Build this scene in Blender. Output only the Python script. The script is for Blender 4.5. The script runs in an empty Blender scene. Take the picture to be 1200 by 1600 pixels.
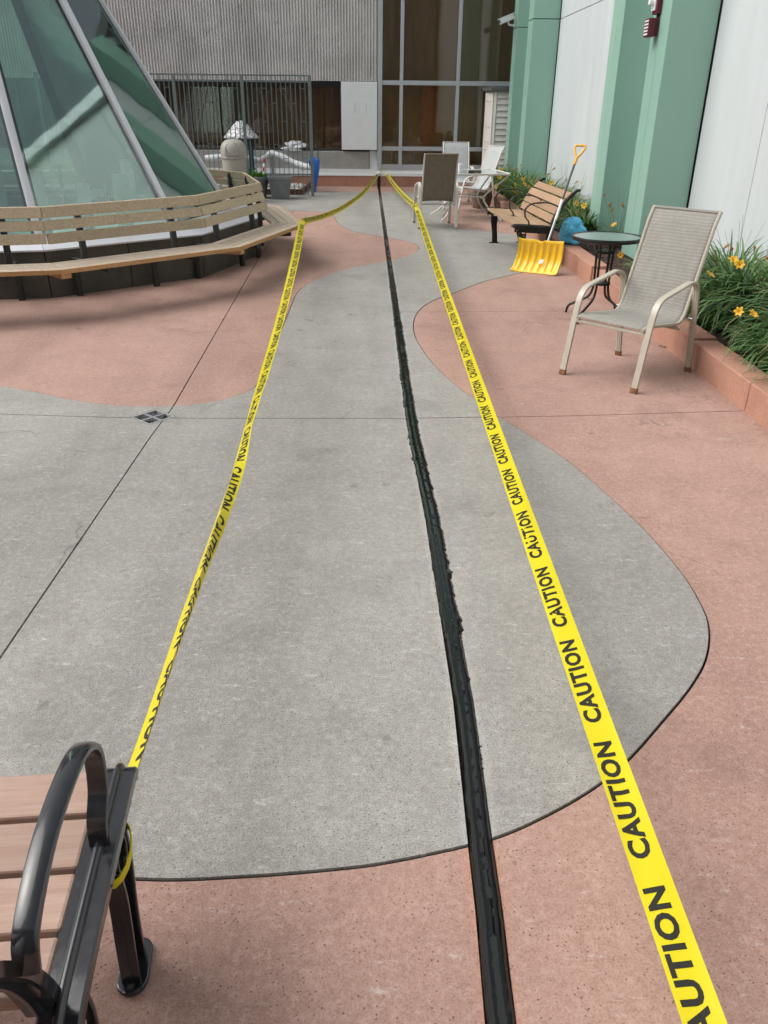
import bpy, bmesh, math, random
from mathutils import Vector, Matrix
from mathutils.geometry import delaunay_2d_cdt
random.seed(7)
S = bpy.context.scene
COL = S.collection
rad = math.radians

# ------------------------------------------------------------------ camera
H = 1.7
F = 1250.0                      # focal length in pixels of the 1200 px wide photograph
R = Matrix(((0.99980006, -0.01782589, 0.00905968),
            (0.0, 0.45307463, 0.89147259),
            (-0.019996, -0.89129435, 0.45298404)))   # world -> camera
cam = bpy.data.cameras.new('camera')
cam.sensor_fit = 'HORIZONTAL'
cam.sensor_width = 36.0
cam.lens = F / 1200 * 36
cam.clip_start = 0.05
cam.clip_end = 500
camo = bpy.data.objects.new('camera', cam)
COL.objects.link(camo)
camo.matrix_world = Matrix.Translation((0, 0, H)) @ R.transposed().to_4x4()
S.camera = camo

# ------------------------------------------------------------------ light
W = bpy.data.worlds.new('World')
S.world = W
W.use_nodes = True
nt = W.node_tree
nt.nodes.clear()
SUN_EL, SUN_AZ = rad(48), rad(272)
sky = nt.nodes.new('ShaderNodeTexSky')
sky.sky_type = 'NISHITA'
sky.sun_disc = False
sky.sun_elevation = SUN_EL
sky.sun_rotation = SUN_AZ
sky.air_density = 1.0
sky.dust_density = 6.0
sky.ozone_density = 1.0
hs = nt.nodes.new('ShaderNodeHueSaturation')
hs.inputs['Saturation'].default_value = 0.30     # cloud cover
bg = nt.nodes.new('ShaderNodeBackground')
bg.inputs['Strength'].default_value = 0.13
ow = nt.nodes.new('ShaderNodeOutputWorld')
nt.links.new(sky.outputs[0], hs.inputs['Color'])
nt.links.new(hs.outputs[0], bg.inputs['Color'])
nt.links.new(bg.outputs[0], ow.inputs['Surface'])

sl = bpy.data.lights.new('sun', 'SUN')
sl.energy = 1.5
sl.angle = rad(60)
sl.color = (1.0, 0.97, 0.93)
so = bpy.data.objects.new('sun', sl)
COL.objects.link(so)
sd = Vector((math.sin(SUN_AZ) * math.cos(SUN_EL), math.cos(SUN_AZ) * math.cos(SUN_EL), math.sin(SUN_EL)))
so.rotation_euler = sd.to_track_quat('Z', 'Y').to_euler()

S.view_settings.view_transform = 'Standard'
S.view_settings.look = 'None'
S.view_settings.gamma = 1
S.view_settings.exposure = 0.30
S.view_settings.use_curve_mapping = False
S.render.resolution_x = 768
S.render.resolution_y = 1024


# ------------------------------------------------------------------ geometry helpers
def ray(px, py):
    return R.transposed() @ Vector((px - 600, 800 - py, -F))


def G(px, py, z=0.0):
    d = ray(px, py)
    t = (z - H) / d.z
    return Vector((d.x * t, d.y * t, z))


def atY(px, py, Y):
    d = ray(px, py)
    t = Y / d.y
    return Vector((d.x * t, Y, d.z * t + H))


def tagit(o, label=None, cat=None, group=None, kind=None):
    if label: o['label'] = label
    if cat: o['category'] = cat
    if group: o['group'] = group
    if kind: o['kind'] = kind
    return o


def empty(name, loc=(0, 0, 0), rz=0.0, label=None, cat=None, group=None):
    o = bpy.data.objects.new(name, None)
    o.empty_display_size = 0.1
    o.location = loc
    o.rotation_euler = (0, 0, rz)
    COL.objects.link(o)
    return tagit(o, label, cat, group)


def link(name, me, parent=None, mat=None):
    o = bpy.data.objects.new(name, me)
    COL.objects.link(o)
    if parent is not None:
        o.parent = parent
    if mat is not None:
        me.materials.clear()
        me.materials.append(mat)
    return o


def copy_tree(o, parent=None):
    c = o.copy()
    COL.objects.link(c)
    c.parent = parent
    for ch in [x for x in list(bpy.data.objects) if x.parent is o]:
        copy_tree(ch, c)
    return c


def circle(r, n=10, ry=None):
    ry = r if ry is None else ry
    return [(r * math.cos(2 * math.pi * i / n), ry * math.sin(2 * math.pi * i / n)) for i in range(n)]


def rrect(w, h, b=0.004, seg=2):
    """rounded rectangle profile, w along side, h along normal"""
    out = []
    for (sx, sy, a0) in ((1, 1, 0), (-1, 1, 90), (-1, -1, 180), (1, -1, 270)):
        for k in range(seg + 1):
            a = rad(a0 + 90 * k / seg)
            out.append((sx * (w / 2 - b) + b * math.cos(a), sy * (h / 2 - b) + b * math.sin(a)))
    return out


class MB:
    def __init__(s):
        s.v = []; s.f = []; s.sm = []

    def add(s, vs, fs, smooth=False):
        n = len(s.v)
        s.v += [tuple(v) for v in vs]
        s.f += [tuple(i + n for i in f) for f in fs]
        s.sm += [smooth] * len(fs)
        return s

    def box(s, c, d, rot=None, taper=None):
        vs = []
        for z in (-1, 1):
            for (x, y) in ((-1, -1), (1, -1), (1, 1), (-1, 1)):
                k = taper if (taper and z > 0) else 1.0
                p = Vector((x * d[0] / 2 * k, y * d[1] / 2 * k, z * d[2] / 2))
                if rot is not None: p = rot @ p
                vs.append(p + Vector(c))
        fs = [(3, 2, 1, 0), (4, 5, 6, 7), (0, 1, 5, 4), (1, 2, 6, 5), (2, 3, 7, 6), (3, 0, 4, 7)]
        return s.add(vs, fs)

    def bb(s, lo, hi):
        c = [(a + b) / 2 for a, b in zip(lo, hi)]
        return s.box(c, [abs(b - a) for a, b in zip(lo, hi)])

    def prism(s, poly, z0, z1, tr=None):
        n = len(poly)
        vs = [Vector((p[0], p[1], z0)) for p in poly] + [Vector((p[0], p[1], z1)) for p in poly]
        if tr: vs = [tr(v) for v in vs]
        fs = [tuple(range(n - 1, -1, -1)), tuple(range(n, 2 * n))] + [(i, (i + 1) % n, n + (i + 1) % n, n + i) for i in range(n)]
        return s.add(vs, fs)

    def sweep(s, path, prof, side=None, smooth=True, caps=True, scale=None, closed=False):
        path = [Vector(p) for p in path]
        m = len(prof); n = len(path)
        vs = []
        prev = None
        for i, p in enumerate(path):
            if closed:
                t = path[(i + 1) % n] - path[i - 1]
            else:
                t = path[min(i + 1, n - 1)] - path[max(i - 1, 0)]
            t = t.normalized()
            if side is not None:
                sd_ = Vector(side(i) if callable(side) else side)
                sd_ = (sd_ - t * sd_.dot(t)).normalized()
            else:
                if prev is None:
                    a = Vector((0, 0, 1)) if abs(t.z) < 0.9 else Vector((1, 0, 0))
                    sd_ = t.cross(a).normalized()
                else:
                    sd_ = (prev - t * prev.dot(t)).normalized()
                prev = sd_
            nn = sd_.cross(t)
            k = scale(i / (n - 1)) if scale else 1.0
            for (a, b) in prof:
                vs.append(p + sd_ * a * k + nn * b * k)
        fs = []
        for i in range(n if closed else n - 1):
            for j in range(m):
                a = i * m + j; b = i * m + (j + 1) % m
                c = ((i + 1) % n) * m + (j + 1) % m; d = ((i + 1) % n) * m + j
                fs.append((a, d, c, b))
        if caps and not closed:
            fs.append(tuple(range(m)))
            fs.append(tuple((n - 1) * m + j for j in range(m - 1, -1, -1)))
        return s.add(vs, fs, smooth)

    def lathe(s, prof, n=24, c=(0, 0, 0), smooth=True):
        m = len(prof); vs = []
        for i in range(n):
            a = 2 * math.pi * i / n
            for (r, z) in prof:
                vs.append((c[0] + r * math.cos(a), c[1] + r * math.sin(a), c[2] + z))
        fs = []
        for i in range(n):
            for j in range(m - 1):
                a = i * m + j; b = ((i + 1) % n) * m + j
                fs.append((a, b, b + 1, a + 1))
        if prof[0][0] > 1e-4: fs.append(tuple(i * m for i in range(n - 1, -1, -1)))
        if prof[-1][0] > 1e-4: fs.append(tuple(i * m + m - 1 for i in range(n)))
        return s.add(vs, fs, smooth)

    def build(s, name, mat, parent=None, bevel=0, seg=2):
        me = bpy.data.meshes.new(name)
        me.from_pydata(s.v, [], s.f)
        me.polygons.foreach_set('use_smooth', s.sm)
        bm = bmesh.new(); bm.from_mesh(me)
        bmesh.ops.recalc_face_normals(bm, faces=bm.faces)
        bm.to_mesh(me); bm.free()
        if mat is not None: me.materials.append(mat)
        o = bpy.data.objects.new(name, me)
        COL.objects.link(o)
        if parent is not None: o.parent = parent
        if any(s.sm):
            try: me.set_sharp_from_angle(angle=rad(42))
            except Exception: pass
        if bevel:
            b = o.modifiers.new('b', 'BEVEL')
            b.width = bevel; b.segments = seg; b.limit_method = 'ANGLE'; b.angle_limit = rad(35)
        return o


def spline(pts, n=8):
    """Catmull-Rom through pts"""
    P = [Vector(p) for p in pts]
    P = [P[0] * 2 - P[1]] + P + [P[-1] * 2 - P[-2]]
    out = []
    for i in range(1, len(P) - 2):
        for k in range(n):
            t = k / n
            a, b, c, d = P[i - 1], P[i], P[i + 1], P[i + 2]
            out.append(0.5 * ((2 * b) + (c - a) * t + (2 * a - 5 * b + 4 * c - d) * t * t + (3 * b - a - 3 * c + d) * t ** 3))
    out.append(P[-2])
    return out


def fillet(pts, r, n=5):
    P = [Vector(p) for p in pts]
    out = [P[0]]
    for i in range(1, len(P) - 1):
        a, b, c = P[i - 1], P[i], P[i + 1]
        rr = min(r, (a - b).length * .48, (c - b).length * .48)
        p0 = b + (a - b).normalized() * rr
        p1 = b + (c - b).normalized() * rr
        for k in range(n + 1):
            t = k / n
            out.append(p0 * (1 - t) ** 2 + b * 2 * t * (1 - t) + p1 * t * t)
    out.append(P[-1])
    return out


# ------------------------------------------------------------------ materials
def new_mat(name):
    m = bpy.data.materials.new(name); m.use_nodes = True
    n = m.node_tree; b = n.nodes['Principled BSDF']
    return m, n, b


class NG:
    """small node builder"""
    def __init__(s, n):
        s.n = n
        s.geo = n.nodes.new('ShaderNodeTexCoord')

    def co(s, scale=(1, 1, 1), space='Object', rot=(0, 0, 0)):
        m = s.n.nodes.new('ShaderNodeMapping')
        m.inputs['Scale'].default_value = scale
        m.inputs['Rotation'].default_value = rot
        s.n.links.new(s.geo.outputs[space], m.inputs[0])
        return m.outputs[0]

    def noise(s, co, scale, detail=4, rough=.55, dist=0):
        t = s.n.nodes.new('ShaderNodeTexNoise')
        t.inputs['Scale'].default_value = scale; t.inputs['Detail'].default_value = detail
        t.inputs['Roughness'].default_value = rough; t.inputs['Distortion'].default_value = dist
        s.n.links.new(co, t.inputs['Vector'])
        return t.outputs['Fac']

    def vor(s, co, scale, out='Distance', rnd=1.0):
        t = s.n.nodes.new('ShaderNodeTexVoronoi')
        t.inputs['Scale'].default_value = scale
        t.inputs['Randomness'].default_value = rnd
        s.n.links.new(co, t.inputs['Vector'])
        return t.outputs[out]

    def ramp(s, fac, stops):
        r = s.n.nodes.new('ShaderNodeValToRGB')
        e = r.color_ramp.elements
        while len(e) < len(stops): e.new(0.5)
        for i, (p, c) in enumerate(stops):
            e[i].position = p
            e[i].color = (c, c, c, 1) if isinstance(c, (int, float)) else (*c, 1)
        s.n.links.new(fac, r.inputs[0])
        return r.outputs[0]

    def mix(s, fac, a, b, mode='MIX'):
        m = s.n.nodes.new('ShaderNodeMix'); m.data_type = 'RGBA'; m.blend_type = mode
        def setin(i, v):
            if isinstance(v, (int, float)): m.inputs[i].default_value = v if i == 0 else (v, v, v, 1)
            elif isinstance(v, tuple): m.inputs[i].default_value = (*v, 1)
            else: s.n.links.new(v, m.inputs[i])
        setin(0, fac); setin(6, a); setin(7, b)
        return m.outputs[2]

    def math(s, op, a, b=0.0):
        m = s.n.nodes.new('ShaderNodeMath'); m.operation = op
        for i, v in enumerate((a, b)):
            if isinstance(v, (int, float)): m.inputs[i].default_value = v
            else: s.n.links.new(v, m.inputs[i])
        return m.outputs[0]

    def bump(s, h, strength=.3, dist=.01, normal=None):
        b = s.n.nodes.new('ShaderNodeBump')
        b.inputs['Strength'].default_value = strength; b.inputs['Distance'].default_value = dist
        s.n.links.new(h, b.inputs['Height'])
        if normal is not None: s.n.links.new(normal, b.inputs['Normal'])
        return b.outputs[0]

    def L(s, a, b): s.n.links.new(a, b)


def concrete(name, base, dark, light, speck=1.0, rough=.85, scuff=.5, joint=False, edge=None):
    m, n, b = new_mat(name); g = NG(n)
    co = g.co()
    big = g.noise(co, 0.55, 5, .6)
    mid = g.noise(co, 3.1, 6, .65)
    fine = g.noise(co, 42, 5, .72)
    grit = g.noise(co, 210, 3, .6)
    c = g.mix(g.ramp(big, [(.35, 0.0), (.68, 1.0)]), tuple(x * .90 for x in base), tuple(x * 1.07 for x in base))
    c = g.mix(g.math('MULTIPLY', g.ramp(mid, [(.38, 1.0), (.58, 0.0)]), .30), c, dark)
    mid2 = g.noise(co, 9, 7, .75)
    c = g.mix(g.math('MULTIPLY', g.ramp(mid2, [(.36, 1.0), (.52, 0.0)]), .22), c, dark)
    c = g.mix(g.math('MULTIPLY', g.ramp(mid2, [(.56, 0.0), (.70, 1.0)]), .20), c, light)
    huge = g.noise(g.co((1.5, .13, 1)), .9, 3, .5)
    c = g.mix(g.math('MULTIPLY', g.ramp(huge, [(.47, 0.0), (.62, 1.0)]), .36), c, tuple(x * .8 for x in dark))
    if joint:
        ed = n.nodes.new('ShaderNodeTexVoronoi'); ed.feature = 'DISTANCE_TO_EDGE'; ed.inputs['Scale'].default_value = .55
        wv = n.nodes.new('ShaderNodeVectorMath'); wv.operation = 'ADD'
        nv = n.nodes.new('ShaderNodeTexNoise'); nv.inputs['Scale'].default_value = 5; nv.inputs['Detail'].default_value = 6
        g.L(co, nv.inputs['Vector']); sv_ = n.nodes.new('ShaderNodeVectorMath'); sv_.operation = 'SCALE'; sv_.inputs['Scale'].default_value = .28
        g.L(nv.outputs['Color'], sv_.inputs[0]); g.L(co, wv.inputs[0]); g.L(sv_.outputs[0], wv.inputs[1]); g.L(wv.outputs[0], ed.inputs['Vector'])
        crk = g.math('MULTIPLY', g.ramp(ed.outputs[0], [(.0004, 1.0), (.0016, 0.0)]), g.ramp(g.noise(co, .8, 2), [(.56, 0.0), (.62, 1.0)]))
        c = g.mix(g.math('MULTIPLY', crk, .75), c, tuple(x * .4 for x in dark))
        # dusty margin beside the cut for the sealant
        sx0 = n.nodes.new('ShaderNodeSeparateXYZ'); g.L(g.geo.outputs['Object'], sx0.inputs[0])
        yn = g.math('MULTIPLY', g.math('ADD', sx0.outputs[1], 4.0), 1 / 24.2)
        stops = [((y_ + 4) / 24.2, x_) for y_, x_ in ((-4, .262), (1.05, .276), (1.3, .288), (1.99, .305), (3.04, .298), (4.65, .262), (11, .258), (20.15, .255))]
        xc = g.ramp(yn, stops)
        dd_ = g.math('ABSOLUTE', g.math('SUBTRACT', sx0.outputs[0], xc))
        dd_ = g.math('ADD', dd_, g.math('MULTIPLY', g.math('SUBTRACT', g.noise(g.co((1, .3, 1)), 16, 4), .5), .05))
        mk = g.ramp(g.math('MULTIPLY', dd_, 8), [(.26, 1.0), (.46, 0.0)])
        c = g.mix(g.math('MULTIPLY', mk, .42), c, edge or light)
    c = g.mix(g.math('MULTIPLY', g.ramp(fine, [(.50, 0.0), (.68, 1.0)]), .36), c, light)
    c = g.mix(g.math('MULTIPLY', g.ramp(fine, [(.32, 1.0), (.46, 0.0)]), .45), c, dark)
    c = g.mix(g.math('MULTIPLY', g.ramp(grit, [(.36, 1.0), (.50, 0.0)]), .55 * speck), c, tuple(x * .5 for x in dark))
    c = g.mix(g.math('MULTIPLY', g.ramp(grit, [(.55, 0.0), (.70, 1.0)]), .40 * speck), c, light)
    # small dark pits, irregularly grouped
    pit = g.vor(co, 75)
    pitm = g.math('MULTIPLY', g.ramp(pit, [(.11, 1.0), (.20, 0.0)]), g.ramp(g.noise(co, 9, 3), [(.40, 0.0), (.55, 1.0)]))
    c = g.mix(g.math('MULTIPLY', pitm, .8), c, tuple(x * .22 for x in dark))
    # stains
    st = g.ramp(g.noise(co, 1.7, 7, .7, .6), [(.54, 0.0), (.66, 1.0)])
    c = g.mix(g.math('MULTIPLY', st, .30), c, tuple(x * .6 for x in dark))
    sp = g.ramp(g.noise(co, 4.3, 5, .6, .3), [(.66, 0.0), (.71, 1.0)])
    c = g.mix(g.math('MULTIPLY', sp, .45), c, tuple(x * .5 for x in dark))
    # pale scrapes running across the slabs
    sc = g.noise(g.co((2.2, 9, 1), rot=(0, 0, .35)), 3.2, 6, .75, .4)
    scm = g.math('MULTIPLY', g.ramp(sc, [(.59, 0.0), (.68, 1.0)]), g.ramp(g.noise(co, 60, 3, .7), [(.42, 0.0), (.6, 1.0)]))
    c = g.mix(g.math('MULTIPLY', scm, scuff), c, (.60, .59, .57))
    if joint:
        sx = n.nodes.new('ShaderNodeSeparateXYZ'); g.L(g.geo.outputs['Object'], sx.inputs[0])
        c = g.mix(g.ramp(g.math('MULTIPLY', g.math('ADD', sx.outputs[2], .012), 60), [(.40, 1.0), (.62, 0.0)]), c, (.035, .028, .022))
    g.L(c, b.inputs['Base Color'])
    r = g.ramp(mid, [(.3, rough - .10), (.7, rough + .08)])
    g.L(r, b.inputs['Roughness'])
    h = g.math('ADD', g.math('MULTIPLY', fine, .5), g.math('MULTIPLY', grit, .35))
    h = g.math('SUBTRACT', h, g.math('MULTIPLY', pitm, .6))
    g.L(g.bump(h, .5, .004), b.inputs['Normal'])
    return m


def plain(name, col, rough=.5, metal=0, nscale=0, namt=.15, bump=0, bscale=80, coat=0, spec=None, ior=None, stretch=(1, 1, 1)):
    m, n, b = new_mat(name)
    b.inputs['Base Color'].default_value = (*col, 1)
    b.inputs['Roughness'].default_value = rough
    b.inputs['Metallic'].default_value = metal
    if coat: b.inputs['Coat Weight'].default_value = coat; b.inputs['Coat Roughness'].default_value = .12
    if spec is not None: b.inputs['Specular IOR Level'].default_value = spec
    if nscale or bump:
        g = NG(n)
        co = g.co(stretch)
        if nscale:
            f = g.noise(co, nscale, 6, .65)
            f = g.ramp(f, [(.3, 0.0), (.7, 1.0)])
            c = g.mix(f, tuple(x * (1 - namt) for x in col), tuple(min(1, x * (1 + namt)) for x in col))
            g.L(c, b.inputs['Base Color'])
            g.L(g.ramp(g.noise(co, nscale * 1.7, 4), [(.3, max(.02, rough - .1)), (.7, min(1, rough + .12))]), b.inputs['Roughness'])
        if bump:
            g.L(g.bump(g.noise(co, bscale, 4, .6), bump, .004), b.inputs['Normal'])
    return m


def wood(name, a, bcol, grain=(1.2, 26, 26), knots=True, rough=.75, grey=None):
    m, n, b = new_mat(name); g = NG(n)
    oi = n.nodes.new('ShaderNodeObjectInfo')
    add = n.nodes.new('ShaderNodeVectorMath'); add.operation = 'ADD'
    sc = n.nodes.new('ShaderNodeVectorMath'); sc.operation = 'SCALE'
    cmb = n.nodes.new('ShaderNodeCombineXYZ')
    for k in range(3): g.L(oi.outputs['Random'], cmb.inputs[k])
    g.L(cmb.outputs[0], sc.inputs[0]); sc.inputs['Scale'].default_value = 37.0
    g.L(g.co(grain), add.inputs[0]); g.L(sc.outputs[0], add.inputs[1])
    add2 = n.nodes.new('ShaderNodeVectorMath'); add2.operation = 'ADD'
    g.L(g.co(), add2.inputs[0]); g.L(sc.outputs[0], add2.inputs[1])
    fib = g.noise(add.outputs[0], 2.2, 6, .62, .5)
    c = g.mix(g.ramp(fib, [(.32, 0.0), (.66, 1.0)]), a, bcol)
    tone = g.noise(add2.outputs[0], 1.4, 4)
    c = g.mix(g.ramp(tone, [(.35, 0.0), (.65, .45)]), c, grey or tuple(x * .62 for x in bcol))
    if knots:
        kn = g.vor(add2.outputs[0], 4.2)
        c = g.mix(g.math('MULTIPLY', g.ramp(kn, [(.04, 1.0), (.11, 0.0)]), .75), c, tuple(x * .3 for x in a))
    rv = g.math('MULTIPLY', oi.outputs['Random'], .38)
    c = g.mix(rv, c, tuple(x * .6 for x in a))
    g.L(c, b.inputs['Base Color'])
    b.inputs['Roughness'].default_value = rough
    g.L(g.bump(fib, .4, .003), b.inputs['Normal'])
    return m


M = {}
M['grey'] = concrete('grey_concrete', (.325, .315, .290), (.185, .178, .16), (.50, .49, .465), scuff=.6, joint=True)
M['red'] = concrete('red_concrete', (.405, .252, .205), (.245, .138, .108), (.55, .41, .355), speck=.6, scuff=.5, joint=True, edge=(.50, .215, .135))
M['kerb'] = concrete('red_kerb', (.46, .235, .165), (.31, .15, .10), (.55, .36, .28), speck=.6, scuff=.2)
M['ledge'] = concrete('old_concrete', (.40, .395, .375), (.22, .22, .21), (.50, .49, .47), speck=.5, scuff=.1)
M['curb'] = plain('curb_panel', (.065, .064, .053), .55, nscale=4, namt=.25, bump=.1)
M['corr'] = concrete('ribbed_concrete', (.70, .68, .67), (.45, .43, .42), (.72, .70, .685), speck=.7, scuff=0)
M['sub'] = plain('joint_dirt', (.045, .038, .032), .95)
M['wallpanel'] = plain('wall_panel_paint', (.555, .60, .615), .40, nscale=3, namt=.05, stretch=(1, 1, .12))
M['dark'] = plain('dark_gap', (.02, .022, .022), .8)
M['alu'] = plain('aluminium', (.46, .49, .52), .42, metal=.35, nscale=3, namt=.05)
M['mull'] = plain('mullion_paint', (.64, .66, .70), .4, metal=.2, nscale=3, namt=.05)
M['white'] = plain('white_paint', (.74, .765, .78), .45, nscale=2, namt=.05)
M['blackmetal'] = plain('black_metal', (.012, .012, .013), .33, nscale=20, namt=.3, bump=.04, bscale=160)
M['gloss'] = plain('glossy_black_enamel', (.012, .013, .016), .14, coat=.35, nscale=30, namt=.2, bump=.12, bscale=18)
M['darkgreen'] = plain('dark_green_steel', (.13, .16, .16), .45, nscale=15, namt=.2)
M['teal'] = plain('teal_paint', (.02, .075, .085), .45, nscale=10, namt=.2)
M['beigemetal'] = plain('beige_frame', (.42, .385, .315), .38, nscale=14, namt=.10, coat=.2)
M['whitemetal'] = plain('white_frame', (.62, .60, .56), .4, nscale=14, namt=.07)
M['rust'] = plain('rusty_foot', (.17, .075, .03), .8, nscale=60, namt=.5)
M['canbeige'] = plain('beige_plastic', (.33, .315, .28), .5, nscale=3, namt=.06)
M['potgrey'] = plain('grey_pot_plastic', (.17, .18, .19), .6, nscale=6, namt=.2)
M['shed'] = plain('shed_resin', (.72, .695, .65), .55, nscale=2.5, namt=.07)
M['shedroof'] = plain('shed_roof', (.085, .09, .09), .7, nscale=5, namt=.3)
M['yellowplastic'] = plain('yellow_plastic', (.90, .57, .03), .32, nscale=5, namt=.07, coat=.25)
M['grip'] = plain('orange_grip', (.80, .40, .03), .4)
M['steel'] = plain('brushed_steel', (.36, .37, .385), .35, metal=.8, nscale=40, namt=.1)
M['fabricblue'] = plain('blue_bag', (.12, .58, .97), .35, nscale=8, namt=.12)
M['alarmred'] = plain('alarm_red', (.115, .012, .025), .4)
M['tar'] = None
M['mulch'] = plain('mulch', (.055, .03, .025), .95, nscale=24, namt=.7, bump=1, bscale=40)
M['pebble'] = plain('white_pebble', (.58, .56, .53), .8, nscale=60, namt=.25)
M['pipewhite'] = plain('white_wrap', (.72, .74, .77), .35, nscale=12, namt=.08, bump=.3, bscale=20)
M['pipeblue'] = plain('blue_plastic', (.02, .13, .50), .35, nscale=8, namt=.15)
M['redstick'] = plain('red_stick', (.50, .03, .04), .5)
M['board'] = plain('brown_board', (.11, .045, .03), .75, nscale=8, namt=.3)
M['blind'] = plain('grey_blind', (.46, .43, .41), .8, nscale=2, namt=.12, stretch=(6, 1, .4))
M['wooddoor'] = plain('brown_door', (.85, .42, .14), .5, nscale=3, namt=.2, stretch=(8, 1, 1))
M['cream'] = plain('cream_interior', (.72, .58, .30), .8, nscale=2, namt=.2)
M['plank'] = wood('weathered_pine', (.40, .305, .19), (.64, .53, .37), grey=(.42, .36, .275))
M['seatplank'] = wood('worn_seat_board', (.38, .30, .225), (.54, .455, .36), grey=(.36, .31, .25))
M['freshedge'] = wood('fresh_cut_wood', (.48, .26, .10), (.58, .36, .17), knots=False)
M['tanslat'] = wood('tan_slat', (.42, .265, .155), (.48, .32, .20), knots=False, rough=.5, grain=(2, 40, 40))
M['pinkslat'] = wood('rosy_slat', (.33, .20, .15), (.47, .33, .265), knots=False, rough=.6, grain=(2, 34, 34), grey=(.38, .27, .21))

# green fins: satin metallic paint
m, n, b = new_mat('green_fin_paint'); g = NG(n)
oi = n.nodes.new('ShaderNodeObjectInfo')
c = g.mix(g.ramp(g.noise(g.co((1, 1, .3)), 1.1, 3), [(.35, 0.0), (.65, 1.0)]), (.27, .47, .385), (.31, .515, .425))
g.L(c, b.inputs['Base Color']); b.inputs['Roughness'].default_value = .33; b.inputs['Metallic'].default_value = .1
M['fin'] = m

# glass types
def glass(name, tint, refl, rough=0.02, wob=0.0, base=(.9, .95, .95)):
    m = bpy.data.materials.new(name); m.use_nodes = True
    n = m.node_tree; n.nodes.clear(); g = NG(n)
    tr = n.nodes.new('ShaderNodeBsdfTransparent'); tr.inputs[0].default_value = (*tint, 1)
    gl = n.nodes.new('ShaderNodeBsdfGlossy'); gl.inputs['Roughness'].default_value = rough
    gl.inputs['Color'].default_value = (*base, 1)
    fr = n.nodes.new('ShaderNodeFresnel'); fr.inputs['IOR'].default_value = 1.5
    f = g.math('ADD', g.math('MULTIPLY', fr.outputs[0], 1.3 if refl > .1 else .75), refl)
    mx = n.nodes.new('ShaderNodeMixShader'); out = n.nodes.new('ShaderNodeOutputMaterial')
    g.L(f, mx.inputs[0]); g.L(tr.outputs[0], mx.inputs[1]); g.L(gl.outputs[0], mx.inputs[2]); g.L(mx.outputs[0], out.inputs[0])
    if wob:
        nn = g.bump(g.noise(g.co(), 1.3, 2, .5), wob, .05)
        g.L(nn, gl.inputs['Normal'])
    return m
M['pyrglass'] = glass('green_skylight_glass', (.80, .91, .87), .13, .035, .03, base=(.78, .92, .88))
M['winglass'] = glass('bronze_window_glass', (.80, .72, .62), .03, .03, .02)
M['tableglass'] = glass('table_glass', (.55, .66, .64), .12, .12)

# sling mesh fabric
def sling(name, a, bcol):
    m, n, b = new_mat(name); g = NG(n)
    w = n.nodes.new('ShaderNodeTexWave'); w.wave_type = 'BANDS'; w.bands_direction = 'Y'
    w.inputs['Scale'].default_value = 8; w.inputs['Distortion'].default_value = 3.0; w.inputs['Detail'].default_value = 3
    w.inputs['Detail Scale'].default_value = 2.0
    g.L(g.co((.35, 1, 1), 'UV'), w.inputs['Vector'])
    wx = n.nodes.new('ShaderNodeTexWave'); wx.bands_direction = 'X'; wx.inputs['Scale'].default_value = 55
    g.L(g.co((1, 1, 1), 'UV'), wx.inputs['Vector'])
    wy = n.nodes.new('ShaderNodeTexWave'); wy.bands_direction = 'Y'; wy.inputs['Scale'].default_value = 95
    g.L(g.co((1, 1, 1), 'UV'), wy.inputs['Vector'])
    c = g.mix(g.ramp(w.outputs['Fac'], [(.15, 0.0), (.85, 1.0)]), a, bcol)
    c = g.mix(g.math('MULTIPLY', g.ramp(g.noise(g.co((3, 1.2, 1), 'UV'), 4, 5), [(.4, 0.0), (.7, 1.0)]), .35), c, tuple(x * .62 for x in a))
    weave = g.math('MULTIPLY', wx.outputs['Fac'], wy.outputs['Fac'])
    c = g.mix(g.math('MULTIPLY', weave, .30), c, tuple(x * .45 for x in a))
    g.L(c, b.inputs['Base Color']); b.inputs['Roughness'].default_value = .72
    g.L(g.bump(weave, .35, .001), b.inputs['Normal'])
    return m
M['sling'] = sling('grey_sling', (.25, .24, .215), (.31, .30, .27))
M['slingshaded'] = sling('shaded_brown_sling', (.19, .155, .115), (.25, .21, .165))  # shade on the turned-away chair back is put into this brown
M['slingwhite'] = sling('pale_sling', (.40, .42, .42), (.47, .49, .49))

# fresh black sealant
m, n, b = new_mat('black_sealant'); g = NG(n)
co = g.co((1, .35, 1))
b.inputs['Base Color'].default_value = (.0035, .0045, .004, 1)
g.L(g.ramp(g.noise(g.co((1, .2, 1)), 3, 4), [(.35, .03), (.7, .20)]), b.inputs['Roughness'])
h = g.math('ADD', g.noise(co, 38, 4, .6), g.math('MULTIPLY', g.ramp(g.vor(g.co(), 120), [(.0, 1.0), (.25, 0.0)]), .5))
g.L(g.bump(h, .22, .005), b.inputs['Normal'])
b.inputs['Specular IOR Level'].default_value = .5
M['tar'] = m
M['tarrough'] = plain('tar_crumbs', (.014, .014, .014), .55, bump=.8, bscale=120)

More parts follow.
